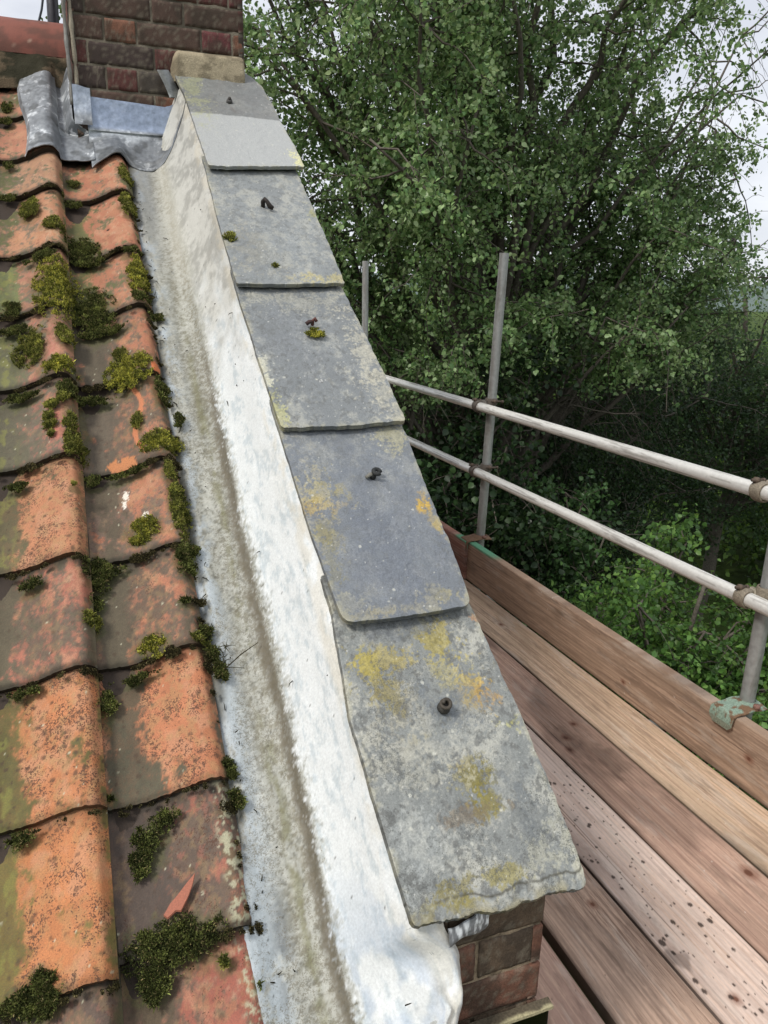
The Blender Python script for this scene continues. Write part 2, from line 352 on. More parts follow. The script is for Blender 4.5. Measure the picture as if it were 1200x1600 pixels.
REST = [(255, 612, 12, 24, DK), (110, 612, 22, 14, DK), (265, 740, 8, 16, MD), (116, 762, 6, 5, MD), (46, 905, 20, 11, DK), (290, 946, 9, 6, DK), (320, 1002, 13, 11, MD), (145, 965, 13, 15, MD), (166, 1092, 9, 30, DK), (348, 1045, 9, 22, DK), (362, 1200, 9, 22, DK), (374, 1245, 8, 22, DK), (60, 1532, 18, 20, DK), (352, 1508, 10, 14, MD), (235, 1540, 32, 26, DK), (100, 522, 14, 18, MD), (186, 545, 11, 11, MD), (12, 466, 16, 16, DK), (222, 468, 16, 8, DK), (60, 398, 26, 8, DK), (20, 500, 26, 10, DK), (245, 490, 14, 8, DK), (160, 505, 40, 8, DK), (30, 608, 30, 6, DK), (150, 610, 30, 7, DK), (215, 655, 10, 14, MD), (280, 650, 8, 14, DK), (140, 735, 14, 9, DK), (20, 745, 20, 5, DK), (200, 730, 40, 5, DK), (170, 875, 30, 6, DK), (150, 930, 10, 12, DK), (30, 1075, 30, 6, DK), (210, 1050, 40, 5, DK), (170, 1240, 8, 8, DK), (10, 290, 16, 6, DK), (110, 300, 18, 6, DK), (10, 240, 10, 6, DK), (8, 170, 9, 6, DK), (8, 148, 10, 9, DK), (110, 268, 10, 7, DK), (140, 395, 26, 6, DK), (205, 395, 14, 5, DK), (300, 855, 10, 10, DK), (325, 985, 8, 12, DK), (335, 1020, 8, 16, DK), (410, 1545, 6, 10, DK), (222, 835, 20, 8, MD)]
def px_ell(px, py, rx_, ry_, z0):
    x, s = on_slope(px, py, z0); return x, s, abs(on_slope(px + rx_, py, z0)[0] - x), abs(on_slope(px, py - ry_, z0)[1] - s)
FILM = [px_ell(t[0], t[1], t[2] * .95, t[3] * .95, ZT - .01) for t in NAMED + REST]
def film(X, Sx, mid):                               # algae film where moss has been growing
    m = np.zeros(X.shape)
    for (x, s, rx_, rs) in FILM:
        if x + 3 * rx_ < X.min() or x - 3 * rx_ > X.max() or s + 3 * rs < Sx.min() or s - 3 * rs > Sx.max(): continue
        m = np.maximum(m, ss(1.45, .8, np.hypot((X - x) / (rx_ + .004), (Sx - s) / (rs + .005)) + 1.3 * (mid - .5)))
    return m
def make_tile(c, i):
    base, gr, ga, tr, ta, sp, look = LOOK[c][i]
    st = TAIL[c][i]; xr = COLR[c]; sd_ = ord(c) * 31 + i * 7
    fine = c in 'AB' and 1 <= i <= 11
    nu, nv = (96, 104 if i > 6 else 80) if fine else (34, 20)
    ln = .365 if i else .27
    if i > 1: ln = min(.365, TAIL[c][i - 1] - st + .08)
    u = np.linspace(0, 1, nu); v = np.linspace(0, 1, nv) ** 1.0
    U, V = np.meshgrid(u, v)
    jx = (vnoise(sd_, .5, seed=2) - .5) * .006; rot = (vnoise(sd_ + .5, 3.5, seed=4) - .5) * .03
    if c == 'A' and i == 9: rot = .022
    if c == 'B' and i == 9: rot = -.01
    x0 = xr - PW
    X = x0 + U * PW + jx
    tail = st + .0035 * (fbm(U * 7 + sd_, U * 0, seed=6) - .5) + rot * (U - .8) * PW + .0025 * (vnoise(U * 42, sd_, seed=8) - .5)
    if c == 'B' and i == 8: tail = tail + .006 * ss(.9, 1, U)
    Sx = tail + V * ln
    N = prof(U) * (1 + .1 * (vnoise(sd_, 9.5, seed=9) - .5)) - .027 * (Sx - st) / .365 + .003 * (vnoise(sd_, 1.5) - .5)
    N = N - .004 * np.exp(-(V * ln / .006) ** 2) + .0022 * (fbm(X * 22, Sx * 16, sd_, 3, seed=11) - .5) + .0008 * (fbm(X * 160, Sx * 160, sd_, 3, seed=12) - .5)
    # colour
    big = fbm(X * 20 + sd_, Sx * 13, 0, 4, 21); mid = fbm(X * 62, Sx * 46 + sd_, 0, 5, 25, .62); finen = fbm(X * 240, Sx * 240, sd_, 3, 31, .65)
    C = np.tile(base, U.shape + (1,)) * (.86 + .34 * fbm(X * 30, Sx * 22 + sd_, 3, 3, 41))[..., None]
    C = mixc(C, S(198, 142, 112), .45 * ss(.5, .72, fbm(X * 44, Sx * 30, sd_ + 3, 4, 43)))
    if sp < .5: C = mixc(C, S(196, 158, 132), .5 * ss(.55, .75, mid) * ss(.3, .8, U))
    gm = big * .5 + mid * .5 + (ga - .47) * .66 + .16 * (.5 - abs(U - .86) * 2.2) * -1
    C = mixc(C, np.asarray(gr) * (.7 + .6 * finen)[..., None], .9 * ss(.42, .60, gm + .22 * (finen - .5)))
    if sp < .6 and i > 4: C = mixc(C, np.asarray(base) * 1.02, .5 * ss(.60, .68, fbm(X * 95, Sx * 80, sd_, 4, 53, .65)) * ss(.25, .5, U) * ss(.0, .2, 1 - ga))
    tz = np.exp(-((U - .27) / .18) ** 2) * ta * 1.15 + .55 * np.exp(-((U - .99) / .035) ** 2)
    tmask = tz + (big - .5) * 1.3 + (mid - .5) * 1.2 + (finen - .5) * .3 + .35 * (fbm(X * 60, Sx * 5, sd_, 3, 62) - .5)
    C = mixc(C, np.asarray(tr) * (.66 + .45 * fbm(X * 30, Sx * 10, sd_, 4, 61) + .3 * finen)[..., None], .9 * ss(.26, .78, tmask + .22 * (finen - .5)))
    if ta > .9 and c == 'B': C = mixc(C, S(140, 138, 62), .5 * ss(.5, .66, fbm(X * 70, Sx * 38, 1, 4, 66)) * np.exp(-((U - .3) / .09) ** 2))
    # dark lichen speckle
    dens = fbm(X * 34, Sx * 24, sd_, 4, 75)
    A = np.clip(.46 + .50 * sp + 1.1 * (dens - .5) * (.4 + .6 * sp), .2, .97) * ss(.95, .45, tmask)
    C = mixc(C, S(170, 138, 92), (.12 + .3 * sp) * ss(.50, .68, fbm(X * 90, Sx * 80, sd_, 3, 72, .6)) * ss(.6, .3, tmask))
    if fine:
        wx, ws = X + .003 * (fbm(X * 160, Sx * 160, 1, 2, 76) - .5), Sx + .003 * (fbm(X * 160, Sx * 160, 2, 2, 77) - .5)
        C = mixc(C, S(76, 56, 44), (.35 + .4 * sp) * dots(wx, ws, .016, .45 * sp + .18, .0015, .0055, 79 + i) * ss(.35, .5, dens + .2 * sp))
    # pale lichen dots
    C = mixc(C, S(200, 194, 174), .8 * dots(X, Sx, .022, .28, .0006, .0026, 81 + i) * ss(.45, .55, big))
    if c == 'A' and i >= 10: C = mixc(C, S(190, 184, 160), .8 * ss(.55, .66, fbm(X * 120, Sx * 120, 1, 3, 83)) * ss(.80, .88, U))
    C = mixc(C, S(82, 84, 48) * (.7 + .6 * finen)[..., None], .62 * film(X, Sx, mid))
    if i > 0: lapd = TAIL[c][i - 1] - Sx; C = mixc(C, S(46, 42, 32), .85 * np.exp(-(np.maximum(lapd, 0) / (.006 + .022 * mid)) ** 2) * (.55 + .45 * (sp < .5)))  # dirt band at each lap, also painting the lap's contact shade into the colour
    lum = C.mean(-1, keepdims=True); C = (lum + (C - lum) * .86) * arr3(.92, .95, .84)
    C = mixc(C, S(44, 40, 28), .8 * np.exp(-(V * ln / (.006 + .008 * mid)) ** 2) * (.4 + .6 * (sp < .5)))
    if c == 'A' and i == 6:      # flaked fresh clay strip
        xc, sc = on_slope(213, 640, ZT)
        path = x0 + .655 * PW + .012 * np.sin((Sx - sc) * 28) + .006
        C = mixc(C, S(186, 118, 82), ss(.0065, .0045, abs(X - path) + .006 * (mid - .5)) * ss(.19, .18, abs(Sx - sc)) * ss(.02, .03, Sx - tail))
        px_, ps_ = on_slope(192, 706, ZT)
        r = np.hypot((X - px_) / .030, (Sx - ps_) / .024) + 1.6 * (mid - .5)
        C = mixc(C, S(184, 122, 80), ss(1.0, .93, r)); N = N - .0015 * ss(1.0, .93, r)
    if c == 'A' and i == 5:
        px_, ps_ = on_slope(243, 568, ZT); r = np.hypot((X - px_) / .012, (Sx - ps_) / .02)
        C = mixc(C, S(196, 112, 70), ss(1.0, .93, r))
    if c == 'A' and i in (3, 4):
        px_, ps_ = on_slope(*[(168, 342), (168, 443)][i - 3], ZT); r = np.hypot(X - px_, Sx - ps_) / .0055; C = mixc(C, S(30, 24, 18), ss(1.1, .8, r)); N = N - .003 * ss(1.1, .7, r)
    if c == 'A' and i == 7:
        for (a_, b_, q) in [(195, 750, .007), (193, 764, .005), (228, 792, .006)]:
            px_, ps_ = on_slope(a_, b_, ZT); C = mixc(C, S(222, 214, 200), ss(1.1, .8, np.hypot(X - px_, (Sx - ps_) * .45) / q + 1.8 * (finen - .5)))
    C = np.concatenate([C, A[..., None]], -1)
    P = W3(X, Sx, N)
    # thickness direction = down normal
    off = W3(0, 0, -.0155) - W3(0, 0, 0)
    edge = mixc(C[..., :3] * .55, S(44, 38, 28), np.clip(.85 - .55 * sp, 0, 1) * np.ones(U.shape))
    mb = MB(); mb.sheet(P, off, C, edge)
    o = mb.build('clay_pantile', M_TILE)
    org = W3(xr - .12, st + .1, -.04); o.location = Vector(org)
    co = np.empty(len(o.data.vertices) * 3, dtype=np.float32); o.data.vertices.foreach_get('co', co)
    o.data.vertices.foreach_set('co', (co.reshape(-1, 3) - np.asarray(org, dtype=np.float32)).ravel()); o.data.update()
    lk = (look + ' ') if look else 'weathered '
    od = 'high up near the ridge' if i == 1 and c in 'CD' else ORD[i]
    tag(o, f'{lk}clay pantile, {od} in the {COLN[c]}', 'roof tile', 'clay pantiles on the roof slope')
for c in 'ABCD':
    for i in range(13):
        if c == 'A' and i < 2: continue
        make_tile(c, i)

# house below the tiles: roof deck, walls
h = empty('house', (-2, 4, -6), 'brick house carrying the tiled roof, mostly hidden under its tiles', 'house')
b = MB()
for sgn in (1,):
    P = np.array([W3(-6, .3, -.075), W3(.375, .3, -.075), W3(-6, 4.42, -.075), W3(.375, 4.42, -.075)]).reshape(2, 2, 3)
    b.sheet(P, np.array([0, 0, -.09]), S(60, 50, 42))
yr = W3(0, 4.42, 0)[1]; zr = W3(0, 4.42, 0)[2]
P = np.array([[-6, yr + .14, zr - .05], [.6, yr + .14, zr - .05], [-6, yr + 4, zr - 2.9], [.6, yr + 4, zr - 2.9]]).reshape(2, 2, 3)
b.sheet(P, np.array([0, 0, -.09]), S(120, 74, 58))
put(b.build('roof', M_TILE), h)
for ya in (.75, 6.6): b = MB(); b.box((-6, ya, -6), (.38, ya + .2, -1.42 if ya < 1 else -1.8), S(110, 66, 52)); put(b.build('wall', M_BRICK), h)
# rows of tiles further left, past the photo's edge, as one covering
b = MB()
for i in range(1, 13):
    u = np.linspace(0, 1, 25 * 23); X = -.69 - 5.2 + u * 5.2
    uu = ((X + .473) / .218) % 1.0; Nn = prof(.1 + uu * .9)
    st = TAIL['B'][i]; P = np.stack([W3(X, st + 0 * X, Nn), W3(X, st + .33 + 0 * X, Nn - .02)])
    b.sheet(P, W3(0, 0, -.012) - W3(0, 0, 0), mixc(np.tile(S(170, 100, 76), P.shape[:2] + (1,)), GREY, ss(.4, .6, fbm(P[..., 0] * 9, P[..., 1] * 9 + i))))
o = put(b.build('roof_covering', M_TILE), h)

# ------------------------------------------------------------------ lead gutter against the parapet
def arr(*a): return np.array(a, float)
CX = arr(.165, .190, .205, .232, .262, .288, .306, .324, .344, .362, .376, .388, .406, .430, .445)
CN = arr(-.056, -.042, -.040, -.044, -.041, -.034, -.022, .002, .040, .078, .110, .136, .153, .1575, .158)
DX = arr(.165, .190, .205, .232, .262, .290, .312, .330, .350, .370, .388, .408, .426, .440, .442)    # drape at the foot
DN = arr(-.056, -.042, -.040, -.044, -.041, -.034, -.022, .000, .034, .066, .094, .110, .106, .084, .045)
cu = np.linspace(0, 1, 15); nu = 118; nv = 900
uu = np.linspace(0, 1, nu)
def cr_(t, y):                                      # smooth interpolation
    fine_ = np.interp(np.linspace(0, 1, 600), cu, y); k = np.hanning(105); k /= k.sum()
    fine_ = np.convolve(np.pad(fine_, 52, 'reflect', reflect_type='odd'), k, 'valid'); return np.interp(t, np.linspace(0, 1, 600), fine_)
ax, an_ = cr_(uu, CX), cr_(uu, CN); dx, dn = cr_(uu, DX), cr_(uu, DN)
sv = np.linspace(.80, 4.02, nv); SG, UG = np.meshgrid(sv, uu, indexing='ij')
m = ss(1.205, 1.13, SG)
XG = ax[None] * (1 - m) + dx[None] * m; NG = an_[None] * (1 - m) + dn[None] * m
edgew = (1 - ss(.0, .30, UG))
XG = XG + edgew * (.007 * (fbm(SG * 6, 0 * SG, seed=90) - .5) + .004 * (vnoise(SG * 23, .5, seed=91) - .5))
lo = ss(1.46, 1.32, SG)                              # low down the free edge rides up over the tiles
XG = XG - edgew * lo * .012; NG = NG + edgew * lo * .030 * np.exp(-((UG - .0) / .12) ** 2)
XG = XG + ss(.75, .86, UG) * (1 - m) * .010 * (fbm(SG * 5, 3 + 0 * SG, seed=92) - .5)
face = ss(.44, .56, UG) * (1 - ss(.80, .9, UG))
NG = NG + .009 * (fbm(SG * 3.2, UG * 4, 0, 3, 93) - .5) * ss(.1, .3, UG) * (1 - ss(.74, .84, UG) * (1 - m)) + .0045 * (fbm(SG * 24, UG * 10, 0, 4, 94) - .5) * (1 - ss(.75, .85, UG) * (1 - m))
XG = XG + face * .006 * (fbm(SG * 11, UG * 7, 5, 4, 95) - .5)
lowr = ss(1.19, 1.08, SG) * ss(.45, .8, UG); XG = XG - .018 * ss(1.15, 1.06, SG) * ss(.62, .95, UG) - .045 * ss(1.08, .94, SG) * ss(.5, .95, UG) + .034 * ss(1.195, 1.16, SG) * ss(1.03, 1.11, SG) * ss(.5, .92, UG); NG = NG + lowr * (.040 * (fbm(UG * 7, SG * 20, 0, 3, 97) - .5) + .007 * np.sin(UG * 34 + SG * 30)); XG = XG + lowr * .022 * (fbm(UG * 6, SG * 22, 4, 3, 98) - .5)
sg2 = SG - m * ss(.62, 1.0, UG) * .02 - ss(.7, 1, UG) * m * (.0)
PG = W3(XG, sg2, NG)
st_ = fbm(SG * 5, UG * 22, 0, 4, 101); fi = fbm(SG * 110, UG * 40, 0, 5, 105, .75); md = fbm(SG * 16, UG * 14, 2, 4, 108)
C = np.tile(S(168, 168, 158), SG.shape + (1,)) * (.86 + .3 * st_)[..., None]
C = mixc(C, S(122, 118, 100), .8 * ss(.44, .60, fi * .7 + md * .3)); C = mixc(C, S(78, 76, 64), .55 * ss(.58, .74, fbm(SG * 170, UG * 62, 6, 3, 109, .7)) * ss(3.4, 2.4, SG)); C = mixc(C, S(198, 198, 188), .5 * ss(.5, .64, fbm(SG * 150, UG * 56, 4, 4, 106, .7) * .6 + st_ * .4))
C = mixc(C, S(190, 200, 206), .8 * (1 - ss(.13, .28, UG)) * ss(.42, .6, md * .6 + fi * .4 + .12 * ss(2.2, 1.2, SG)))
C = mixc(C, S(128, 130, 132), .6 * (1 - ss(.2, .36, UG)) * ss(3.0, 3.6, SG))
C = mixc(C, S(120, 118, 78), .62 * np.exp(-((UG - .30 - .03 * (st_ - .5)) / .028) ** 2) * ss(.38, .6, md) * ss(3.2, 2.4, SG))
C = mixc(C, S(132, 126, 104), .5 * np.exp(-((UG - .395 + .05 * (fbm(SG * 4, 1 + 0 * SG, seed=111) - .5)) / .05) ** 2) * ss(.4, .6, fi))
strk = UG - .415 + .07 * (fbm(SG * 3, 1 + 0 * SG, seed=111) - .5)
C = mixc(C, S(96, 88, 70) * (.6 + .7 * fi)[..., None], .92 * ss(.22, .75, np.exp(-(strk / np.where(strk < 0, .07, .035)) ** 2) * (.25 + 1.1 * (fi * .6 + md * .4)) * ss(3.3, 2.2, SG)))
C = mixc(C, S(92, 84, 68), .3 * ss(.42, .85, np.exp(-((strk + .012) / .026) ** 2) * (.2 + 1.0 * fbm(SG * 60, UG * 30, 8, 4, 107, .7)) * ss(3.0, 2.3, SG)))
C = mixc(C, S(88, 92, 96), .65 * np.exp(-((UG - .2) / .04) ** 2) * ss(.38, .6, md) * ss(1.5, 1.15, SG))
wl = fbm(SG * 4, 7 + 0 * SG, seed=113) - .5
white = ss(.42, .50, UG + .07 * wl + .16 * (fi - .5))
cream = mixc(np.tile(S(204, 203, 195), SG.shape + (1,)), S(160, 159, 152), .8 * ss(.4, .68, fbm(SG * 16, UG * 9, 7, 5, 117, .7)))
bright = mixc(np.tile(S(228, 231, 230), SG.shape + (1,)), S(190, 200, 204), .75 * ss(.48, .74, fbm(SG * 26, UG * 34 + SG * 9, 4, 5, 119, .7)))
bright = mixc(bright, S(202, 196, 180), .5 * ss(.5, .7, fbm(SG * 10, UG * 8, 9, 4, 121)) * ss(.6, .9, UG))
bright = mixc(bright, S(168, 182, 198), .6 * ss(1.42, 1.12, SG) * ss(.46, .62, fbm(SG * 14, UG * 9, 1, 4, 123)))
fc = mixc(bright, cream, ss(2.5, 3.1, SG + .5 * (md - .5)))
C = mixc(C, fc, white)
C = mixc(C, S(194, 190, 176), .5 * ss(2.9, 3.3, SG) * np.exp(-((UG - .38) / .09) ** 2))
C = mixc(C, S(210, 200, 176), .35 * ss(.72, .77, UG) * ss(.45, .6, md))
C = mixc(C, S(66, 66, 58), .8 * dots(SG, UG * .33, .03, .3, .0006, .002, 131))
NG2 = .0028 * (fbm(SG * 34, UG * 14, 3, 3, 135) - .5) * (1 - ss(.75, .85, UG) * (1 - m)) + .0018 * (fbm(SG * 90, UG * 40, 0, 4, 134, .6) - .5) * (1 - ss(.75, .85, UG) * (1 - m)); PG = W3(XG, sg2, NG + NG2)
# moss/dirt spill beside the tile edge
C = mixc(C, S(62, 60, 44), .8 * (1 - ss(.06, .16, UG + .08 * (fbm(SG * 30, 0 * SG, seed=141) - .5))) * ss(.3, .5, fbm(SG * 7, 2 + 0 * SG, seed=143)) * ss(1.3, 1.5, SG))
AG = np.clip(.62 * (1 - white) + .2 + .45 * np.exp(-(strk / .07) ** 2) + .9 * (fbm(SG * 12, UG * 9, 4, 4, 136) - .5), 0, .96) * ss(4.0, 2.6, SG)
AG = AG * (1 - .75 * white)
gut = empty('lead_gutter', tuple(W3(.27, 2.4, -.03)), 'weathered lead gutter between clay tiles and slates, bright white on its upturned side', 'lead gutter')
b = MB(); low = ss(1.24, 1.20, SG); b.sheet(PG, W3(.014 * (1 - low) - .006 * low * ss(.7, .9, UG), 0 * SG, -.010 * (1 - low) - .004 * low) - W3(0, 0, 0), np.concatenate([C * .9, AG[..., None]], -1), back=220); put(b.build('lead_sheet', M_LEAD), gut)
# little lead tab turned over the brickwork under the lowest slate
q0 = on_y(690, 1462, .88); U, V = np.meshgrid(np.linspace(0, 1, 40), np.linspace(0, 1, 16))
X = q0[0] + .006 + U * .068; Z = q0[2] + .001 + U * .022 + (V - .5) * .036 * (1 - .25 * np.sin(U * 5)); Y = .868 - .005 * np.sin(V * 3) + .006 * (fbm(X * 60, Z * 60, seed=151) - .5)
b = MB(); b.sheet(np.stack([X, Y, Z], -1), np.array([0, .003, 0]), mixc(np.tile(S(110, 112, 114), X.shape + (1,)), S(190, 194, 196), ss(.5, .62, fbm(X * 260, Z * 60, seed=153)))); put(b.build('lead_tab', M_LEAD), gut)

# ------------------------------------------------------------------ slates on the parapet
def poly(pts, z0):
    q = [on_slope(px, py, z0) for px, py in pts]; q.sort(key=lambda t: t[1]); return arr(*[a for a, _ in q]), arr(*[b_ for _, b_ in q])
SL = [ # left edge pts, right edge pts, tail pts (left->right), head extra
 dict(L=[(325, 273), (303, 200), (287, 150), (270, 113)], Rr=[(474, 272), (461, 243), (440, 200), (420, 158), (404, 128)], T=[(325, 272), (350, 273), (400, 273), (440, 273), (472, 272)], head=3.985, look='slate meeting the chimney, dark grey above and pale grey below', t=.011),
 dict(L=[(368, 454), (345, 370), (322, 270)], Rr=[(534, 450), (510, 385), (488, 328), (466, 275)], T=[(366, 456), (430, 457), (480, 456), (532, 455)], head=3.36, look='pale slate with a dark bent nail, second down from the chimney', t=.011),
 dict(L=[(436, 680), (400, 560), (368, 450)], Rr=[(629, 668), (598, 595), (565, 520), (534, 452)], T=[(437, 681), (470, 682), (560, 677), (628, 671)], head=2.76, look='middle slate of five, with a nail above a small yellow green moss tuft', t=.013),
 dict(L=[(529, 972), (490, 860), (436, 676)], Rr=[(729, 950), (700, 862), (665, 770), (630, 672)], T=[(532, 985), (600, 978), (660, 968), (727, 957)], head=2.24, look='smooth blue grey slate with rounded corners and a yellow lichen spot on its right edge', t=.012),
 dict(L=[(642, 1450), (600, 1310), (548, 1130), (520, 960)], Rr=[(912, 1380), (870, 1262), (800, 1090), (735, 945)], T=[(645, 1452), (700, 1440), (780, 1425), (850, 1402), (910, 1386)], head=1.73, look='lowest slate, thick and crusted with grey and mustard lichen', t=.017)]
BL = { # lichen and stain patches: (slate, px, py, rx, ry, colour, strength)
 0: [(300, 135, 14, 40, (170, 172, 120), .5), (465, 262, 12, 10, (214, 210, 150), .9)],
 1: [(500, 447, 34, 7, (180, 168, 110), .8), (400, 400, 45, 30, (150, 146, 130), .5), (487, 340, 6, 10, (170, 165, 90), .6), (440, 395, 30, 30, (150, 155, 156), .5)],
 2: [(575, 560, 25, 60, (182, 178, 160), .75), (600, 630, 25, 30, (176, 172, 154), .6), (430, 650, 16, 30, (182, 180, 120), .8), (410, 590, 8, 26, (214, 212, 190), .8), (455, 535, 40, 40, (126, 130, 134), .6), (470, 475, 70, 14, (164, 162, 148), .6), (498, 605, 7, 4, (215, 215, 210), 1)],
 3: [(495, 770, 34, 24, (158, 146, 84), .85), (488, 800, 30, 14, (182, 152, 50), .6), (505, 835, 18, 24, (150, 140, 90), .8), (515, 890, 18, 30, (140, 132, 84), .85), (545, 960, 30, 16, (168, 164, 140), .8), (620, 690, 28, 18, (172, 166, 128), .7), (664, 797, 16, 12, (198, 160, 40), 1.0), (676, 825, 8, 20, (186, 160, 70), .8), (690, 940, 40, 12, (168, 158, 112), .8), (620, 963, 90, 9, (160, 152, 122), .8), (605, 860, 85, 110, (104, 110, 120), .75), (475, 780, 30, 60, (160, 156, 142), .5)],
 4: [(600, 1035, 40, 22, (160, 144, 62), .8), (570, 1040, 18, 35, (166, 152, 66), .8), (612, 1085, 22, 26, (150, 136, 60), .85), (680, 1000, 26, 26, (156, 142, 60), .9), (735, 1080, 34, 26, (170, 144, 56), .75), (757, 1090, 20, 20, (186, 140, 52), .45), (700, 1060, 30, 22, (170, 158, 90), .6),
     (742, 1225, 22, 34, (120, 110, 36), 1.1), (762, 1262, 20, 20, (124, 114, 38), 1.0), (715, 1200, 18, 8, (140, 124, 50), .7), (662, 1152, 22, 7, (138, 124, 60), .7), (788, 1370, 28, 22, (132, 122, 52), .95), (702, 1395, 26, 20, (120, 110, 48), .95), (690, 1425, 50, 14, (126, 118, 66), .8), (745, 1408, 20, 10, (132, 122, 60), .7),
     (690, 1110, 34, 46, (108, 114, 118), 1.1), (610, 985, 40, 18, (112, 117, 121), .9), (830, 1290, 34, 50, (98, 103, 105), .95), (800, 1220, 24, 40, (112, 117, 118), .7), (622, 1110, 30, 40, (110, 106, 92), .6), (720, 1280, 40, 14, (112, 98, 78), .8), (645, 1180, 60, 60, (172, 170, 156), .6), (640, 1320, 50, 60, (152, 156, 154), .7), (795, 1130, 18, 10, (172, 168, 80), .6), (740, 965, 8, 6, (182, 124, 62), .7), (860, 1340, 40, 36, (176, 174, 154), .6)]}
slate_off = {0: (.003, .028), 1: (.000, .027), 2: (0, .029), 3: (0, .028), 4: (-.006, .014)}
LIFT = {}
def make_slate(k):
    d = SL[k]; z0 = ZS + .016
    lx, ls = poly(d['L'], ZS); rx, rs = poly(d['Rr'], ZS); tx, ts = arr(*[on_slope(p, q, ZS)[0] for p, q in d['T']]), arr(*[on_slope(p, q, ZS)[1] for p, q in d['T']])
    nu, nv = {0: (110, 150), 1: (120, 170), 2: (150, 220), 3: (170, 280), 4: (190, 340)}[k]
    u = np.linspace(0, 1, nu); v = np.linspace(0, 1, nv); V, U = np.meshgrid(v, u, indexing='ij')
    tail = np.interp(u, (tx - tx[0]) / (tx[-1] - tx[0]), ts)
    rag = {0: .004, 1: .003, 2: .005, 3: .003, 4: .009}[k]
    tail = tail + rag * (fbm(u * 9, 0 * u + k, seed=160) - .5) + rag * .5 * (fbm(u * 40, 0 * u + k + .5, o=3, seed=161) - .5)
    cr0 = {0: .006, 1: .004, 2: .008, 3: .022, 4: .010}[k]                      # rounded lower corners
    wd = tx[-1] - tx[0]
    for e in (u * wd, (1 - u) * wd):
        tail = tail + np.where(e < cr0, cr0 - np.sqrt(np.maximum(cr0 ** 2 - (cr0 - e) ** 2, 0)), 0)
    head = d['head'] + (.012 * 0)
    hd = np.full(nu, head)
    if k == 0: hd = np.interp(u, [0, .5, .84, .93, 1], [3.965, 4.0, 4.015, 3.975, 3.90])
    Sx = tail[None] * (1 - V) + hd[None] * V
    XL = np.interp(Sx, ls, lx) + .004 * (fbm(Sx * 18, 0 * Sx + k, seed=163) - .5); XR = np.interp(Sx, rs, rx) + .004 * (fbm(Sx * 22, 3 + 0 * Sx + k, seed=165) - .5) + .002 * (vnoise(Sx * 90, 0 * Sx, seed=166) - .5)
    X = XL * (1 - U) + XR * U
    n0, n1 = slate_off[k]                                                        # head / tail lift
    T0 = ts.mean(); NN = n1 + (n0 - n1) * (Sx - T0) / (head - T0)
    flk = fbm(X * 16, Sx * 12, k, 5, 168, .6); NN = NN + .0010 * ss(.50, .515, flk) + .0008 * ss(.60, .612, flk) + .0035 * (fbm(X * 14, Sx * 10, k, 3, 167) - .5) + (.0022 if k == 4 else .0009) * (fbm(X * 70, Sx * 60, k, 4, 169) - .5)
    eL = (X - XL); eR = (XR - X); eT = Sx - tail[None]
    ed = np.minimum(np.minimum(eL, eR), eT)
    NN = NN - .0006 * np.exp(-(ed / .0015) ** 2)
    if k == 4:                                                                   # layers split away at the tail
        lay = ss(.030, .022, eT + .014 * (fbm(U * 7, 0 * U, seed=171) - .5)) * (U < 1)
        NN = NN - .0007 * lay * ss(.45, .6, fbm(U * 5, 0 * U + 4, seed=172)) + .0022 * (fbm(X * 120, Sx * 120, 7, 3, 174) - .5) * ss(.05, .0, eT); crack = np.exp(-((eT - .026 + .014 * (fbm(U * 7, 0 * U, seed=171) - .5)) / .0022) ** 2) * ss(.35, .5, fbm(U * 8, 0 * U + 9, seed=173) + .05)
    # colour
    a1 = fbm(X * 12, Sx * 9, k, 4, 181); a2 = fbm(X * 45, Sx * 38, k, 5, 185, .62); a3 = fbm(X * 200, Sx * 180, k, 3, 189, .65)
    base = [S(124, 126, 124), S(134, 138, 138), S(125, 129, 130), S(114, 119, 124), S(128, 131, 128)][k]
    C = np.tile(base, U.shape + (1,)) * (.86 + .28 * a1)[..., None]
    C = mixc(C, S(176, 175, 164), [.3, .55, .5, .3, .75][k] * ss(.44, .64, a1 * .3 + a2 * .45 + a3 * .25))
    C = mixc(C, S(96, 97, 94), [.35, .4, .5, .3, .7][k] * ss(.54, .70, fbm(X * 90, Sx * 80, k, 4, 193, .65)))
    if k == 0:
        sc = on_slope(400, 192, ZS)[1]
        C = mixc(C, S(172, 174, 172), .9 * ss(sc + .004, sc - .004, Sx + .006 * (a2 - .5))); C = mixc(C, S(104, 104, 104), .45 * ss(sc - .002, sc + .006, Sx) * ss(.35, .6, a2))
        rx_, rs_ = on_slope(364, 178, ZS); C = mixc(C, S(96, 86, 80), .5 * np.exp(-((X - rx_ - .2 * (rs_ - Sx)) / .006) ** 2) * ss(.05, .0, abs(Sx - rs_)))
    yv = 0
    for (px, py, rx2, ry2, cc, stg) in BL[k]:
        x1, s1 = on_slope(px, py, ZS); xa = on_slope(px + rx2, py, ZS)[0]; sa = on_slope(px, py - ry2, ZS)[1]
        r = np.hypot((X - x1) / (xa - x1), (Sx - s1) / (sa - s1))
        msk = ss(.48, .62, (1 - r * .5) * .40 + .42 * a2 + .42 * a3 + .34 * (fbm(X * 34, Sx * 30, px, 4, 197) - .5) - .10)
        C = mixc(C, S(*cc) * (.65 + .6 * a3)[..., None], min(.9, stg * .74) * msk)
    C = mixc(C, S(206, 206, 198), .7 * dots(X, Sx, .018, .18, .0005, .0018, 201 + k)); C = mixc(C, S(196, 196, 184), .7 * dots(X, Sx, .05, .4, .001, .0042, 211 + k))
    if k in (1, 2, 3, 4): C = mixc(C, S(64, 64, 58), .75 * dots(X, Sx, .011, .6, .0004, .0014, 203 + k) * ss(.5, .62, fbm(X * 14, Sx * 12, k, 3, 205)))
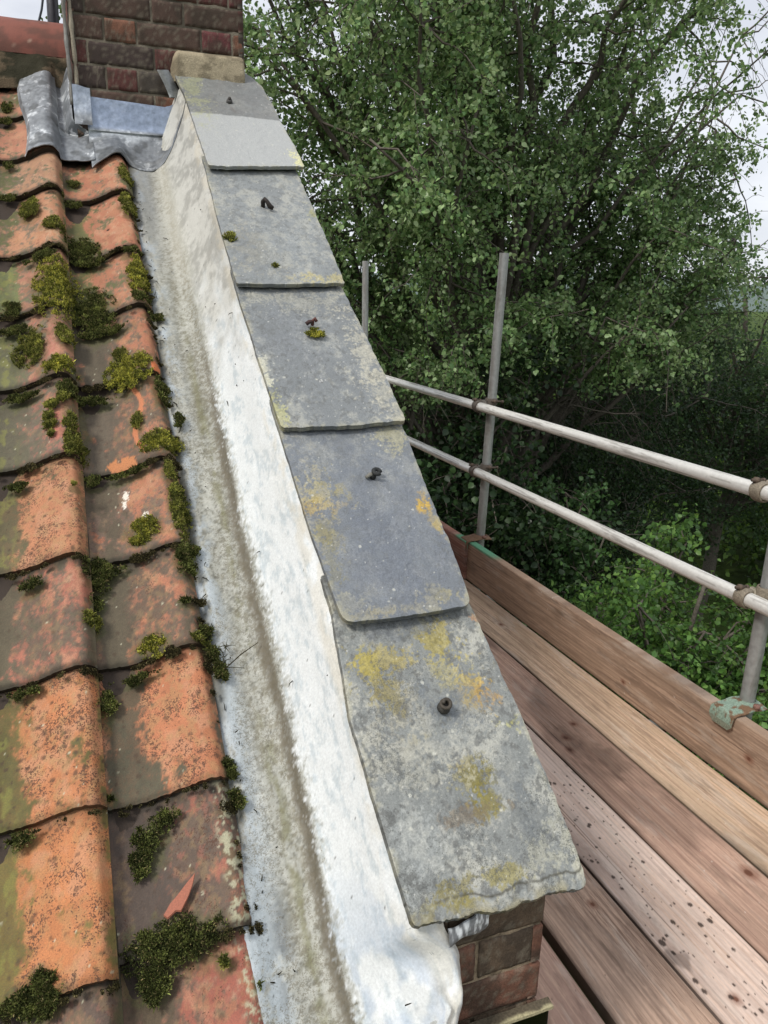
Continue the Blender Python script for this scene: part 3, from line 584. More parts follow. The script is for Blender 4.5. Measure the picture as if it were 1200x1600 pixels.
    C = mixc(C, S(170, 166, 140), .4 * np.exp(-(ed / .009) ** 2) * ss(.46, .6, a2))
    if k == 4: C = mixc(C, S(126, 118, 88), .6 * np.exp(-(eT / .012) ** 2) * ss(.35, .55, a2))
    if k == 4: C = mixc(C, S(62, 58, 44), .85 * crack)
    C = np.concatenate([C, np.clip([.25, .4, .5, .22, .72][k] + .9 * (fbm(X * 22, Sx * 20, k, 4, 195) - .5), 0, .95)[..., None]], -1)
    P = W3(X, Sx, NN, ZS)
    th = d['t']; off = W3(0, 0, -th) - W3(0, 0, 0)
    ob = MB(); ob.grid(P, C)
    # layered, ragged edges: 4 rings down the thickness
    per = [(0, j) for j in range(nu)] + [(i, nu - 1) for i in range(1, nv)] + [(nv - 1, j) for j in range(nu - 2, -1, -1)] + [(i, 0) for i in range(nv - 2, 0, -1)]
    I = np.array([p[0] for p in per]); J = np.array([p[1] for p in per]); T = P[I, J]; m_ = len(T)
    ctr = P.mean((0, 1)); rings = [T]; C3 = C[..., :3]; rc = [C3[I, J] * .62]
    nr = 6 if k in (2, 4) else 3; ar = np.arange(m_)
    for r_ in range(1, nr + 1):
        jit = ((.007 if k == 4 else .004) * (fbm(ar / 22.0, 0 * ar + r_ * 7.3, seed=207) - .5) + .0015 * (vnoise(ar / 3.0, r_ * 3.3, seed=208) - .5))[:, None]
        dirv = T - ctr; dirv /= np.linalg.norm(dirv, axis=1)[:, None]
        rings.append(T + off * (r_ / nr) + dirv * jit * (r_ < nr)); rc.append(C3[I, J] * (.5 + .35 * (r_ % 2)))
    kk = np.arange(m_); k2 = (kk + 1) % m_; fs = []
    for r_ in range(nr): fs.append(np.stack([k2 + r_ * m_, kk + r_ * m_, kk + (r_ + 1) * m_, k2 + (r_ + 1) * m_], -1))
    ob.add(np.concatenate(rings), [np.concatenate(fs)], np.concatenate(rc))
    ob.grid((P + off)[::8, ::8][:, :], S(90, 92, 94), flip=True)
    e = empty('coping_slate', tuple(W3(.54, T0 + .3, 0, ZS)), d['look'], 'slate', 'slates laid up the gable parapet')
    put(ob.build('slate', M_SLATE), e)
    return e
NAIL = [(358, 166), (413, 331), (484, 517), (580, 752), (690, 1111)]
RUSTC = S(50, 44, 40)
def make_nail(k, e):
    x, s = on_slope(*NAIL[k], ZS); n_ = .018
    b = MB(); p = lambda dx_, ds, dn_: W3(x + dx_, s + ds, n_ + dn_, ZS)
    def disc(r, n0, n1, c): b.tube([p(0, 0, n0), p(0, 0, (n0 + n1) / 2), p(0, 0, n1)], [r, r * .97, r * .75], 14, c)
    if k == 0: disc(.011, -.006, .006, S(82, 80, 78)); disc(.006, .004, .013, S(70, 66, 62))
    if k == 1:
        b.tube([p(-.004, .004, -.01), p(-.006, .006, .012), p(-.002, .004, .022), p(.004, -.002, .018), p(.012, -.012, .008), p(.022, -.016, .004)], [.006, .007, .006, .006, .008, .006], 10, RUSTC)
    if k == 2:
        b.tube([p(-.012, .003, .002), p(-.004, .004, .009), p(.004, .002, .010)], .0055, 10, S(70, 52, 50)); b.tube([p(.004, .0, .0), p(.005, .004, .013), p(.010, .007, .017), p(.014, .0, .012)], .0045, 8, S(96, 60, 54))
    if k == 3:
        b.tube([p(-.018, -.004, .001), p(-.008, 0, .005), p(.004, .002, .007)], [.004, .0048, .005], 10, S(122, 120, 112))
        an = np.linspace(0, 5.2, 14); b.tube([p(.008 + .0085 * math.cos(a_), .002 + .0085 * math.sin(a_), .009 + .001 * a_) for a_ in an], .0048, 10, S(48, 50, 50)); disc(.008, -.004, .008, S(40, 42, 42))
    if k == 4:
        disc(.0125, -.006, .007, S(62, 60, 56))
        an = np.linspace(0, 9.5, 26); b.tube([p(.0095 * math.cos(a_) * (1 - .03 * a_), .0095 * math.sin(a_) * (1 - .03 * a_), .006 + .0013 * a_) for a_ in an], .0035, 8, S(76, 70, 62))
    put(b.build('nail', M_RUST), e)
for k in range(5):
    e = make_slate(k); make_nail(k, e)

# ------------------------------------------------------------------ brickwork
def brick_face(mb, org, ux, uz, nrm, L, H, course, tone, seed, first=0.0, clipf=None, res=(25, 10), bl=.215, hl=.1025, dz0=0.0):
    org, ux, uz, nrm = [np.asarray(a, float) for a in (org, ux, uz, nrm)]
    j = .008; r_ = np.random.default_rng(seed); row = 0; z = dz0
    while z < H:
        x = -((row % 2) * .16 + first * row * .4) % (bl) - bl * .5; kk = row
        while x < L:
            w_ = (bl if kk % 2 == 0 else hl) * (1 + .04 * (r_.random() - .5)); kk += 1
            a, b_ = max(x, 0), min(x + w_, L); zt = min(z + course - j, H)
            if b_ - a > .03 and (clipf is None or clipf((a + b_) / 2, (z + zt) / 2)):
                nu_, nv_ = res; U, V = np.meshgrid(np.linspace(0, 1, nu_), np.linspace(0, 1, nv_))
                ring = (U == 0) | (U == 1) | (V == 0) | (V == 1)
                ue = np.clip((U * (nu_ - 1) - 1) / (nu_ - 3), 0, 1); ve = np.clip((V * (nv_ - 1) - 1) / (nv_ - 3), 0, 1)
                X = a + (b_ - a) * ue; Z = z + (zt - z) * ve
                e = np.minimum(np.minimum(ue, 1 - ue) * (b_ - a), np.minimum(ve, 1 - ve) * (zt - z))
                D = .002 * (r_.random() - .5) - .002 * np.exp(-(e / .0035) ** 2) + .003 * (fbm(X * 60, Z * 60, seed + kk, 3, 211) - .5)
                X = X + .0022 * (fbm(X * 60, Z * 60, seed + 1, 3, 213) - .5); Z = Z + .0022 * (fbm(X * 50, Z * 50, seed + 2, 3, 215) - .5)
                D = np.where(ring, -.02, D)
                P = org + ux * X[..., None] + uz * Z[..., None] + nrm * D[..., None]
                c0 = tone[r_.integers(len(tone))]; f2 = fbm(X * 55, Z * 55, seed + row, 4, 217, .6)
                C = mixc(np.tile(c0, U.shape + (1,)) * (.8 + .4 * f2)[..., None], S(66, 58, 50), .7 * ss(.52, .70, fbm(X * 24, Z * 24, seed + kk, 4, 219) + .04))
                C = mixc(C, S(120, 112, 98), .5 * ss(.6, .72, fbm(X * 130, Z * 130, kk, 3, 221)))
                mb.grid(P, C, flip=np.dot(np.cross(ux, uz), nrm) < 0)
            x += w_ + j
        z += course; row += 1
def mortar_plane(mb, org, ux, uz, nrm, L, H, c, d=-.006, res=.02, skip=None):
    org, ux, uz, nrm = [np.asarray(a, float) for a in (org, ux, uz, nrm)]
    nu_, nv_ = max(2, int(L / res)), max(2, int(H / res)); X, Z = np.meshgrid(np.linspace(0, L, nu_), np.linspace(0, H, nv_))
    P = org + ux * X[..., None] + uz * Z[..., None] + nrm * (d + .005 * (fbm(X * 50, Z * 50, seed=231) - .5))[..., None]
    C = mixc(np.tile(c, X.shape + (1,)), np.asarray(c) * .45, ss(.42, .6, fbm(X * 18, Z * 18, seed=233)))
    mb.grid(P, C, flip=np.dot(np.cross(ux, uz), nrm) < 0)
RED = [S(112, 68, 60), S(92, 60, 56), S(84, 68, 60), S(76, 70, 64), S(102, 62, 62), S(122, 86, 70), S(70, 60, 56)]
CH0, CH1, CY0, CY1, CZ0, CZ1 = .026, .632, 3.2, 4.05, .36, 1.95
ch = empty('chimney', (.33, 3.6, .5), 'weathered dark red brick chimney stack rising above the slates at the ridge', 'chimney')
for fi_, (o_, ux, nr_, L) in enumerate([((CH0, CY0), (1, 0, 0), (0, -1, 0), CH1 - CH0), ((CH0, CY0), (0, 1, 0), (-1, 0, 0), CY1 - CY0), ((CH1, CY0), (0, 1, 0), (1, 0, 0), CY1 - CY0), ((CH0, CY1), (1, 0, 0), (0, 1, 0), CH1 - CH0)]):
    if fi_ == 0: mb = MB(); mm = MB()
    brick_face(mb, (o_[0], o_[1], CZ0), ux, (0, 0, 1), nr_, L, CZ1 - CZ0, .0775, RED, 5 + fi_, dz0=.012)
    mortar_plane(mm, (o_[0], o_[1], CZ0), ux, (0, 0, 1), nr_, L, CZ1 - CZ0, S(128, 120, 106), d=-.0035)
mm.box((CH0 + .01, CY0 + .01, CZ0 + .01), (CH1 - .01, CY1 - .01, CZ1 - .012), S(120, 112, 98))
put(mb.build('brickwork', M_BRICK), ch); put(mm.build('mortar_joints', M_MORTAR), ch)
b = MB(); b.box((CH0 - .03, CY0 - .03, CZ1), (CH1 + .03, CY1 + .03, CZ1 + .075), S(96, 70, 60), bev=.006); put(b.build('cap_course', M_BRICK), ch)
b = MB(); b.tube([(.2, 3.6, CZ1 + .07), (.2, 3.6, CZ1 + .2), (.2, 3.6, CZ1 + .4)], [.13, .12, .105], 24, S(160, 92, 66)); put(b.build('chimney_pot', M_TILE), ch)
# buff mortar haunch above the top slate
q1 = on_y(268, 112, 3.17); q2 = on_y(383, 112, 3.17); zt_ = on_y(325, 82, 3.18)[2]
U, V = np.meshgrid(np.linspace(0, 1, 46), np.linspace(0, 1, 20))
X = q1[0] + (q2[0] - q1[0]) * U; top = zt_ - .055 * np.clip((.12 - U) / .12, 0, 1) ** 2
Z = q1[2] - .03 + (top - q1[2] + .03) * V + .002 * (fbm(X * 30, V * 3, seed=241) - .5)
Y = 3.155 + .012 * V ** 2 + .028 * ss(.85, 1, V) + .03 * ss(.06, 0, U) + .02 * ss(.985, 1, U) + .004 * (fbm(X * 40, Z * 40, seed=243) - .5)
b = MB(); b.sheet(np.stack([X, Y, Z], -1), np.array([0, .05, 0]), mixc(np.tile(S(164, 152, 128), X.shape + (1,)), S(130, 120, 100), ss(.45, .65, fbm(X * 28, Z * 40, seed=245))))
tag(b.build('mortar_block', M_MORTAR), 'smooth buff mortar fillet between the chimney bricks and the top slate', 'mortar fillet')

# gable parapet wall under the slates, with the visible brick end
gw = empty('gable_wall', (.52, 2, -6), 'red brick gable parapet wall under the slates, its end bricks showing at the bottom', 'wall')
GX0, GX1, GY0 = .400, .638, .885
zs = lambda y: ZS + y * math.tan(TH) - .0245                                    # underside of the slates
b = MB(); pts = [(GY0 + .02, -6.1), (GY0 + .02, zs(GY0 + .02) - .012), (3.3, zs(3.3) - .012), (3.3, -6.1)]
V = [(x_, y_, z_) for x_ in (GX0 + .01, GX1 - .01) for y_, z_ in pts]
b.add(V, [np.array([[0, 1, 2, 3], [7, 6, 5, 4], [0, 4, 5, 1], [1, 5, 6, 2], [2, 6, 7, 3], [3, 7, 4, 0]])], S(120, 110, 94))
b.box((GX0, 3.3, -6.1), (CH1, CY1, CZ0), S(110, 90, 74))
mortar_plane(b, (GX0, GY0 + .004, -1.7), (1, 0, 0), (0, 0, 1), (0, -1, 0), GX1 - GX0 - .004, zs(GY0) + 1.7 - .004, S(150, 134, 112), d=-.0012, res=.008)
put(b.build('mortar_core', M_MORTAR, smooth=False), gw)
zj = on_y(859, 1437, GY0)[2]; cs = .079; z_base = zj - 9 * cs
b = MB(); brick_face(b, (GX0, GY0, z_base), (1, 0, 0), (0, 0, 1), (0, -1, 0), GX1 - GX0, zs(GY0) - z_base - .002, cs, [S(116, 84, 70), S(104, 76, 64), S(94, 80, 66), S(112, 80, 66)], 33, res=(30, 14), bl=.222)
brick_face(b, (GX1, GY0, z_base), (0, 1, 0), (0, 0, 1), (1, 0, 0), 2.4, 2.3, cs, [S(112, 80, 66), S(104, 74, 62), S(100, 76, 64)], 35, clipf=lambda a, z_: z_base + z_ + .045 < zs(GY0 + a - .12) - .012)
put(b.build('brickwork', M_BRICK), gw)
# dark eaves fascia and its weathered ledge below the brick end
qa = on_y(850, 1562, GY0 - .01); b = MB()
b.box((.36, GY0 - .020, qa[2] - .30), (.652, GY0 - .006, qa[2] - .010), S(26, 28, 28), bev=.003)
e = empty('eaves_fascia', (.5, .8, qa[2] - .3), 'black eaves fascia with a mossy pale ledge under the brick wall end', 'fascia')
put(b.build('fascia_board', M_DARK), e)
b = MB(); X, Yy = np.meshgrid(np.linspace(.355, .656, 60), np.linspace(GY0 - .024, GY0 - .006, 26))
Zz = qa[2] - .003 + (Yy - GY0 + .024) * .12 + .002 * (fbm(X * 60, Yy * 60, seed=251) - .5)
b.sheet(np.stack([X, Yy, Zz], -1), np.array([0, 0, -.006]), mixc(np.tile(S(92, 84, 70), X.shape + (1,)), S(186, 178, 142), ss(.008, .002, Yy - GY0 + .024 + .01 * (fbm(X * 50, Yy * 40, seed=253) - .5)) * .8 + 0 * X)); put(b.build('ledge', M_MORTAR), e)

# ------------------------------------------------------------------ ridge, mortar bedding, lead sheets at the chimney
RY, RZ, RR = yr + .10, zr + .030, .135
for k in range(5):
    x1 = CH0 - .004 - k * .45; x0 = x1 - .44
    U, V = np.meshgrid(np.linspace(0, 1, 40), np.linspace(0, math.pi, 40)); X = x0 + (x1 - x0) * U
    rr_ = RR + .003 * (fbm(X * 12, V * 2, seed=261) - .5) + .004 * (U > .96) * (k > 0)
    P = np.stack([X, RY - rr_ * np.cos(V) * 1.05, RZ + rr_ * np.sin(V)], -1)
    C = mixc(np.tile(S(140, 88, 76), X.shape + (1,)) * (.85 + .3 * fbm(X * 20, V * 3, seed=263))[..., None], S(104, 74, 64), .7 * ss(.45, .65, fbm(X * 30, V * 5, seed=265)))
    C = mixc(C, S(196, 170, 150), .7 * ss(.95, .97, vnoise(X * 70, V * 12, seed=267)))
    b = MB(); b.sheet(P, np.array([0, 0, -.014]), C)
    tag(b.build('ridge_tile', M_TILE), 'dull red half round ridge tile butting against the chimney' if k == 0 else 'red ridge tile further along the ridge, left of the photo', 'ridge tile', 'ridge tiles')
b = MB(); X, V = np.meshgrid(np.linspace(-2.2, CH0 - .003, 300), np.linspace(0, 1, 14))
Sx = 4.32 + V * .075; N = tile_n(X, Sx) * (1 - V) * .7 + .008 + V * .030 + .016 * (fbm(X * 26, V * 3, 0, 4, 271) - .5)
b.sheet(W3(X, Sx, N), np.array([0, 0, -.03]), mixc(np.tile(S(112, 98, 80), X.shape + (1,)), S(60, 58, 46), ss(.4, .6, fbm(X * 20, V * 3, seed=273))))
tag(b.build('mortar_bed', M_MORTAR), 'rough brown mortar bedding under the ridge tile', 'mortar')

def lead_cols(X, Sx, a=0):
    f1 = fbm(X * 13, Sx * 13, a, 4, 281); f2 = fbm(X * 60, Sx * 60, a, 4, 285, .6)
    C = np.tile(S(138, 142, 146), X.shape + (1,)) * (.62 + .75 * f1)[..., None]
    C = mixc(C, S(212, 216, 218), .8 * ss(.62, .74, f1 * .45 + f2 * .6)); C = mixc(C, S(84, 86, 86), .7 * ss(.52, .64, fbm(X * 16, Sx * 16, a + 4, 3, 287)))
    return C, f1, f2
# sheet over the tile roll on the left of the chimney
lf = MB(); U, V = np.meshgrid(np.linspace(0, 1, 90), np.linspace(0, 1, 130))
Sx = 3.785 + V * .60; xl = -.150 + .012 * np.sin(V * 6) - .012 * V; inside = ss(3.975, 3.945, Sx); xr_ = .014 + .060 * inside
X = xl + (xr_ - xl) * U
base_n = np.minimum(tile_n(X, Sx), 0) * .85 + .012
up_ = ss(.80, 1, U) * .055 * (1 - inside)
N = base_n + up_ + .012 * (fbm(X * 12, Sx * 9, 3, 2, 291) - .5) + .003 * (fbm(X * 50, Sx * 40, 3, 3, 293) - .5) - .018 * ss(.06, 0, U)
Sx2 = Sx + .012 * (fbm(X * 20, 0 * X, seed=295) - .5) - .018 * ss(.7, 1, U) * (1 - V)
C, f1, f2 = lead_cols(X, Sx, 1); lf.sheet(W3(X, Sx2, N), W3(0, 0, -.003) - W3(0, 0, 0), C)
ls_ = empty('lead_flashing', tuple(W3(-.06, 4.0, 0)), 'crumpled dark grey lead sheet over the tile roll left of the chimney foot', 'lead flashing')
put(lf.build('roof_sheet', M_LEADN), ls_)
b = MB(); X, Z = np.meshgrid(np.linspace(CH0 - .006, .078, 24), np.linspace(0, 1, 40))
zb, zt2 = on_y(120, 196, 3.18)[2], on_y(125, 134, 3.18)[2]; Zz = zb + (zt2 - zb) * Z + .004 * np.sin(X * 60) * Z
Y = 3.181 - .03 * (1 - Z) ** 4 + .004 * (fbm(X * 50, Zz * 30, seed=301) - .5)
C, f1, f2 = lead_cols(X, Zz, 2); b.sheet(np.stack([X, Y, Zz], -1), np.array([0, .003, 0]), mixc(C, S(176, 188, 206), .65 * ss(.2, .5, Z))); put(b.build('corner_upstand', M_LEADN), ls_)
# ragged lead and mortar edge running up the left corner of the stack
for nm, xo, wdt, cc, mt in [('upstand_edge', -.010, .007, S(128, 126, 120), M_LEADN), ('mortar_edge', .010, .007, S(150, 142, 126), M_MORTAR)]:
    b = MB(); t_ = np.linspace(0, 1, 90); zz = .68 + 1.2 * t_ if nm == 'mortar_edge' else .62 + 1.26 * t_
    b.tube(np.stack([CH0 + xo + .006 * (fbm(t_ * 22, 0 * t_, seed=303) - .5) + 0 * t_, CY0 - .008 + .004 * np.sin(t_ * 40), zz], -1), wdt * (.55 + .9 * fbm(t_ * 50, 0 * t_ + 3, seed=305)), 8, cc); put(b.build(nm, mt), ls_)
# centre apron: upstand, dressed down over tile and gutter, turned up to the slates
def gut_n(x): return np.interp(x, CX, CN)
ap = empty('lead_apron', (.2, 3.15, .55), 'lead apron across the front foot of the chimney, bluish upstand and dark rounded skirt', 'lead flashing')
U, V = np.meshgrid(np.linspace(0, 1, 150), np.linspace(0, 1, 120)); X = .062 + U * .345
tx_ = [on_slope(a_, b_, ZT) for a_, b_ in [(128, 253), (150, 245), (190, 238), (215, 248), (240, 253), (270, 243), (285, 230)]]
tl = np.interp(X, [t[0] for t in tx_] + [.40], [t[1] for t in tx_] + [3.93])
und = np.where(X < .185, tile_n(X, 0) * .9 + .004, gut_n(X) + .004); und = np.maximum(und, -.034)
kx = np.linspace(.0, .45, 226); ku = np.where(kx < .185, prof(np.clip((kx - COLR['A'] + PW) / PW, 0, 1)) * .9, gut_n(kx)); kw = np.hanning(27); kw /= kw.sum(); ku = np.convolve(np.pad(ku, 13, 'edge'), kw, 'valid')
und = np.interp(X, kx, ku) + .006; flat = -.016 + .05 * ss(.33, .40, X); qf = np.clip(V / .56, 0, 1) ** 1.5; und = und * (1 - qf) + flat * qf
sf = (3.19 + flat * ST) / CT; fz = np.interp(X, [.06, .3, .34, .42], [0, 0, .0, .0])
vs = .56                                            # V < vs: skirt, above: upstand
q = np.clip(V / vs, 0, 1); Sx = tl + (sf - tl) * q; P1 = W3(X, Sx, und + .006 * (fbm(X * 26, Sx * 26, 5, 3, 311) - .5) * (1 - q) + .010 * np.exp(-((1 - q) / .22) ** 2))
hgt = np.interp(X, [.06, .34, .40], [.112, .100, .06]); tq = np.clip((V - vs) / (1 - vs), 0, 1)
Ph = P1.copy(); Ph[..., 2] += tq * hgt; Ph[..., 1] = np.where(V > vs, 3.187 - .012 * np.exp(-tq * 7) + .003 * (fbm(X * 30, V * 9, 2, 3, 313) - .5), P1[..., 1])
C, f1, f2 = lead_cols(X, V * .3, 4)
C = mixc(C, S(160, 174, 198), .85 * ss(.02, .15, tq) * ss(.92, .8, U)); C = mixc(C, S(200, 206, 210), .7 * np.exp(-((V - vs + .05) / .07) ** 2) * ss(.3, .5, f1) * (U < .95))
C = mixc(C, S(92, 92, 90), .75 * np.exp(-((V - .2) / .2) ** 2) * ss(.25, .7, U) * ss(.35, .55, f1))
b = MB(); b.sheet(Ph, np.array([0, .002, -.003]), C); put(b.build('apron_sheet', M_LEADN), ap)
# side strip climbing from the apron to under the top slate
b = MB(); T_, K_ = np.meshgrid(np.linspace(0, 1, 70), np.linspace(0, 1, 14)); pxs = np.interp(T_, [0, .3, .6, .85, 1], [274, 271, 266, 260, 254]); pys = np.interp(T_, [0, .3, .6, .85, 1], [152, 144, 132, 120, 109])
pts_ = np.zeros(T_.shape + (3,))
for i in range(T_.shape[0]):
    for j in range(T_.shape[1]):
        pts_[i, j] = on_y(pxs[i, j] - 9 + 18 * K_[i, j], pys[i, j], 3.168 + .02 * K_[i, j] * (1 - T_[i, j]) - .010 * math.sin(K_[i, j] * 3.1))
C, f1, f2 = lead_cols(pts_[..., 0], pts_[..., 2], 6); C = mixc(C, S(160, 160, 154), .35)
b.sheet(pts_.transpose(1, 0, 2)[::-1].copy(), np.array([0, .003, 0]), C.transpose(1, 0, 2)[::-1].copy()); put(b.build('side_strip', M_LEADN), ap)
# dark flue pipe and aerial cable behind the ridge
a0, a1 = on_y(84, 45, 4.6), on_y(82, -60, 4.6)
b = MB(); b.tube([a0 - (0, 0, .5), a0, a1 + (0, 0, .3)], .027, 20, S(50, 48, 54)); tag(b.build('vent_pipe', M_DARK), 'dark vent pipe standing behind the ridge beside the chimney', 'pipe')
a0, a1 = on_y(59, 40, 4.3), on_y(68, -10, 4.3); d_ = a1 - a0
b = MB(); b.tube([a0 - d_ * .6, a0, a0 + d_ * .5 + (.004, 0, 0), a1, a1 + d_ * 3], .005, 8, S(60, 66, 76)); tag(b.build('aerial_cable', M_DARK), 'thin grey aerial cable rising behind the red ridge tile', 'cable')

# ------------------------------------------------------------------ scaffold
DZ = -1.538; X0 = 1.8674; BW = .2275
def wood(X, Y, sd_, base, dark, knots=(), var=1.0):
    xx = X + 0.0
    for (kx_, ky_, kr) in knots:
        r2 = ((X - kx_) / kr) ** 2 + ((Y - ky_) / (kr * 2.6)) ** 2; xx = xx + (X - kx_) * .9 * np.exp(-r2 / 3.0)
    wv = .012 * (fbm(Y * 1.1, X * 3, sd_, 3, 401) - .5)
    g1 = fbm((xx + wv) * 95, Y * 2.0, sd_, 4, 403, .6); g2 = fbm((xx + wv) * 300, Y * 5.0, sd_, 3, 407, .6); bg_ = fbm(X * 9, Y * 2.4, sd_, 4, 411)
    ringp = .5 + .5 * np.sin((xx + wv * 2.2) * 430 + 9 * fbm(X * 7, Y * .7, sd_, 2, 413))
    C = np.tile(base, X.shape + (1,)) * (.78 + .44 * bg_)[..., None]
    C = mixc(C, dark, var * .5 * ss(.44, .70, g1)); C = mixc(C, np.asarray(dark) * .8, var * .3 * ss(.55, .9, ringp) * ss(.3, .6, bg_)); C = mixc(C, S(206, 170, 142), .4 * var * ss(.55, .7, g2)); C = mixc(C, np.asarray(dark) * .5, .45 * ss(.66, .76, g2 * .7 + g1 * .3))
    C = mixc(C, S(70, 48, 38), .7 * ss(.90, .94, vnoise((xx + wv) * 260, Y * 1.6 + sd_, 0, 415)) * ss(.5, .6, fbm(X * 20, Y * 2, sd_ + 1, 3, 416)))
    C = mixc(C, S(190, 178, 164), .32 * ss(.50, .78, fbm(X * 30, Y * 5, sd_ + 2, 5, 417, .7))); C = mixc(C, S(84, 68, 58), .34 * ss(.54, .78, fbm(X * 38, Y * 7, sd_ + 5, 5, 419, .7)))
    C = mixc(C, S(70, 54, 44), .6 * dots(X, Y, .045, .22, .0006, .0024, 421)); C = mixc(C, S(206, 196, 184), .6 * dots(X, Y, .06, .22, .0006, .0028, 431))
    lum = C.mean(-1, keepdims=True); C = (lum + (C - lum) * .84) * 1.10
    for (kx_, ky_, kr) in knots:
        r = np.hypot(X - kx_, (Y - ky_) / 1.3) / kr; C = mixc(C, S(70, 44, 34), .9 * ss(1.0, .6, r)); C = mixc(C, S(120, 74, 54), .5 * ss(2.6, 1.0, r))
    return C
BD = [ # base, dark, knots (world), label
 (S(184, 156, 126), S(138, 108, 84), [(1.76, 3.0, .008)], 'ochre brown scaffold board running along the toe board'),
 (S(176, 140, 118), S(130, 96, 80), [(1.60, 1.30, .013), (1.50, 2.05, .010), (1.58, 2.12, .009), (1.47, 1.98, .009), (1.52, 3.1, .010)], 'reddish scaffold board with dark knots, second from the toe board'),
 (S(200, 176, 160), S(160, 132, 116), [(1.26, 1.0, .008)], 'pale pinkish scaffold board spotted with dark water drops, middle of the five'),
 (S(172, 142, 120), S(124, 98, 80), [(1.12, 1.35, .007)], 'brown grained scaffold board, second from the brick wall'),
 (S(180, 144, 124), S(134, 98, 82), [], 'reddish scaffold board nearest the brick wall')]
yv = np.concatenate([np.linspace(-.6, .82, 20), np.linspace(.83, 2.6, 420), np.linspace(2.61, 4.3, 240), np.linspace(4.4, 6.0, 16)])
drops = [(X0 - BW * 2.5 + (rng.random() - .5) * .20, yy_, rr2) for yy_, rr2 in zip(rng.uniform(.95, 2.25, 210), rng.gamma(2.2, .0011, 210) + .0012)]
for k, (bs, dk, kn, lab) in enumerate(BD):
    xa, xb = X0 - BW * (k + 1) + .004, X0 - BW * k - .003
    if k == 0: xb = X0 + .0005
    if k == 4: xb -= .012
    if k == 3: xa += .004
    xv = np.concatenate([[xa, xa + .0015, xa + .004], np.linspace(xa + .007, xb - .007, 72), [xb - .004, xb - .0015, xb]])
    X, Y = np.meshgrid(xv, yv); e = np.minimum(X - xa, xb - X)
    dz = (vnoise(k * 3.3, 1.5) - .5) * .004; cup = .002 * ((X - (xa + xb) / 2) / .11) ** 2
    Z = DZ + dz + cup - .0035 * np.clip(1 - e / .004, 0, 1) ** 2 + .0012 * (fbm(X * 90, Y * 3, k, 3, 421) - .5)
    C = wood(X, Y, k * 7.7, bs, dk, kn)
    wet = fbm(X * 5 + k, Y * 2.1, k, 4, 425); C = mixc(C, C * .55, .75 * ss(.60, .72, wet))
    C = mixc(C, C * 1.18, .6 * ss(.5, .3, wet))
    if k == 2:
        for (dx_, dy_, dr_) in drops:
            mk = (abs(X - dx_) < .02) & (abs(Y - dy_) < .02); r = np.hypot(X[mk] - dx_, (Y[mk] - dy_) * .8) / dr_; C[mk] = mixc(C[mk], S(52, 40, 34), .9 * ss(1.15, .8, r))
        for (px, py, r0) in [(1010, 1525, .045), (905, 1205, .03), (1060, 1500, .03)]:
            p = on_z(px, py, DZ); C = mixc(C, C * .5, .85 * ss(.45, .6, (1 - np.hypot(X - p[0], (Y - p[1]) * .7) / r0 * .5) * .6 + .45 * fbm(X * 40, Y * 30, 2, 4, 431) - .05))
    if k == 1:
        for (px, py, r0) in [(930, 1185, .07), (880, 1150, .05), (960, 1190, .05)]:
            p = on_z(px, py, DZ); C = mixc(C, C * .5, .4 * ss(.45, .62, (1 - np.hypot(X - p[0], (Y - p[1]) * .6) / r0 * .5) * .6 + .45 * fbm(X * 30, Y * 16, 2, 4, 433) - .05))
    C = mixc(C, C * .5, .7 * ss(.008, .001, e)); C = np.concatenate([C, np.clip(.62 + .9 * (fbm(X * 14, Y * 2, k, 3, 437) - .5), 0, .9)[..., None]], -1)
    b = MB(); b.sheet(np.stack([X, Y, Z], -1), np.array([0, 0, -.036]), C, C * .6)
    tag(b.build('scaffold_board', M_WOOD), lab, 'plank', 'scaffold boards of the platform')
# toe boards
def toe(xi, y0, y1, zb, base, dark, lab, green, sd_, res=.006):
    ys = np.arange(y0, y1, res); zz = np.concatenate([[0, .0015, .005], np.linspace(.009, .218, 50), [.222, .2245]]); Y, Z = np.meshgrid(ys, zz, indexing='ij')
    X = xi - .003 * 0 + .0015 * (fbm(Z * 60, Y * 3, sd_, 3, 441) - .5) + .0035 * np.clip(1 - np.minimum(Z, .2245 - Z) / .005, 0, 1) ** 2
    C = wood(Z, Y, sd_, base, dark, [(.12, (y0 + y1) * .43, .009), (.07, (y0 + y1) * .6, .007)])
    C = mixc(C, C * .5, .7 * ss(.55, .7, fbm(Y * 3, Z * 9, sd_, 4, 443))); crk = np.abs(Z - .13 - .03 * (fbm(Y * 1.3, 0 * Y, seed=445) - .5)); C = mixc(C, S(60, 40, 32), .7 * ss(.0022, .001, crk) * ss(.4, .5, vnoise(Y * 1.7, 0 * Y, seed=446)))
    C = mixc(C, C * .35, ss(.012, .001, Z))
    if green: C = mixc(C, S(96, 150, 118), .9 * ss(.212, .217, Z + .006 * (fbm(Y * 40, Z * 40, 0, 3, 447) - .5)) * green(Y))
    b = MB(); P = np.stack([X, Y, Z + zb], -1); b.sheet(P.transpose(1, 0, 2).copy(), np.array([.036, 0, 0]), C.transpose(1, 0, 2).copy(), mixc(C * .9, S(96, 150, 118), .9 * green(Y) * ss(.17, .2, Z)).transpose(1, 0, 2).copy() if green else (C * .95).transpose(1, 0, 2).copy())
    return tag(b.build('toe_board', M_WOOD), lab, 'toe board', 'toe boards')
toe(X0 + .004, .1, 3.60, DZ + .001, S(158, 130, 106), S(114, 88, 70), 'long brown toe board standing on edge behind the platform boards', lambda Y: ss(3.25, 3.4, Y), 3.3)
toe(X0 - .012, 3.60, 5.9, DZ + .004, S(156, 104, 86), S(116, 74, 60), 'redder toe board at the far end, half hidden by the slates', lambda Y: ss(3.75, 3.7, Y), 5.1, .02)
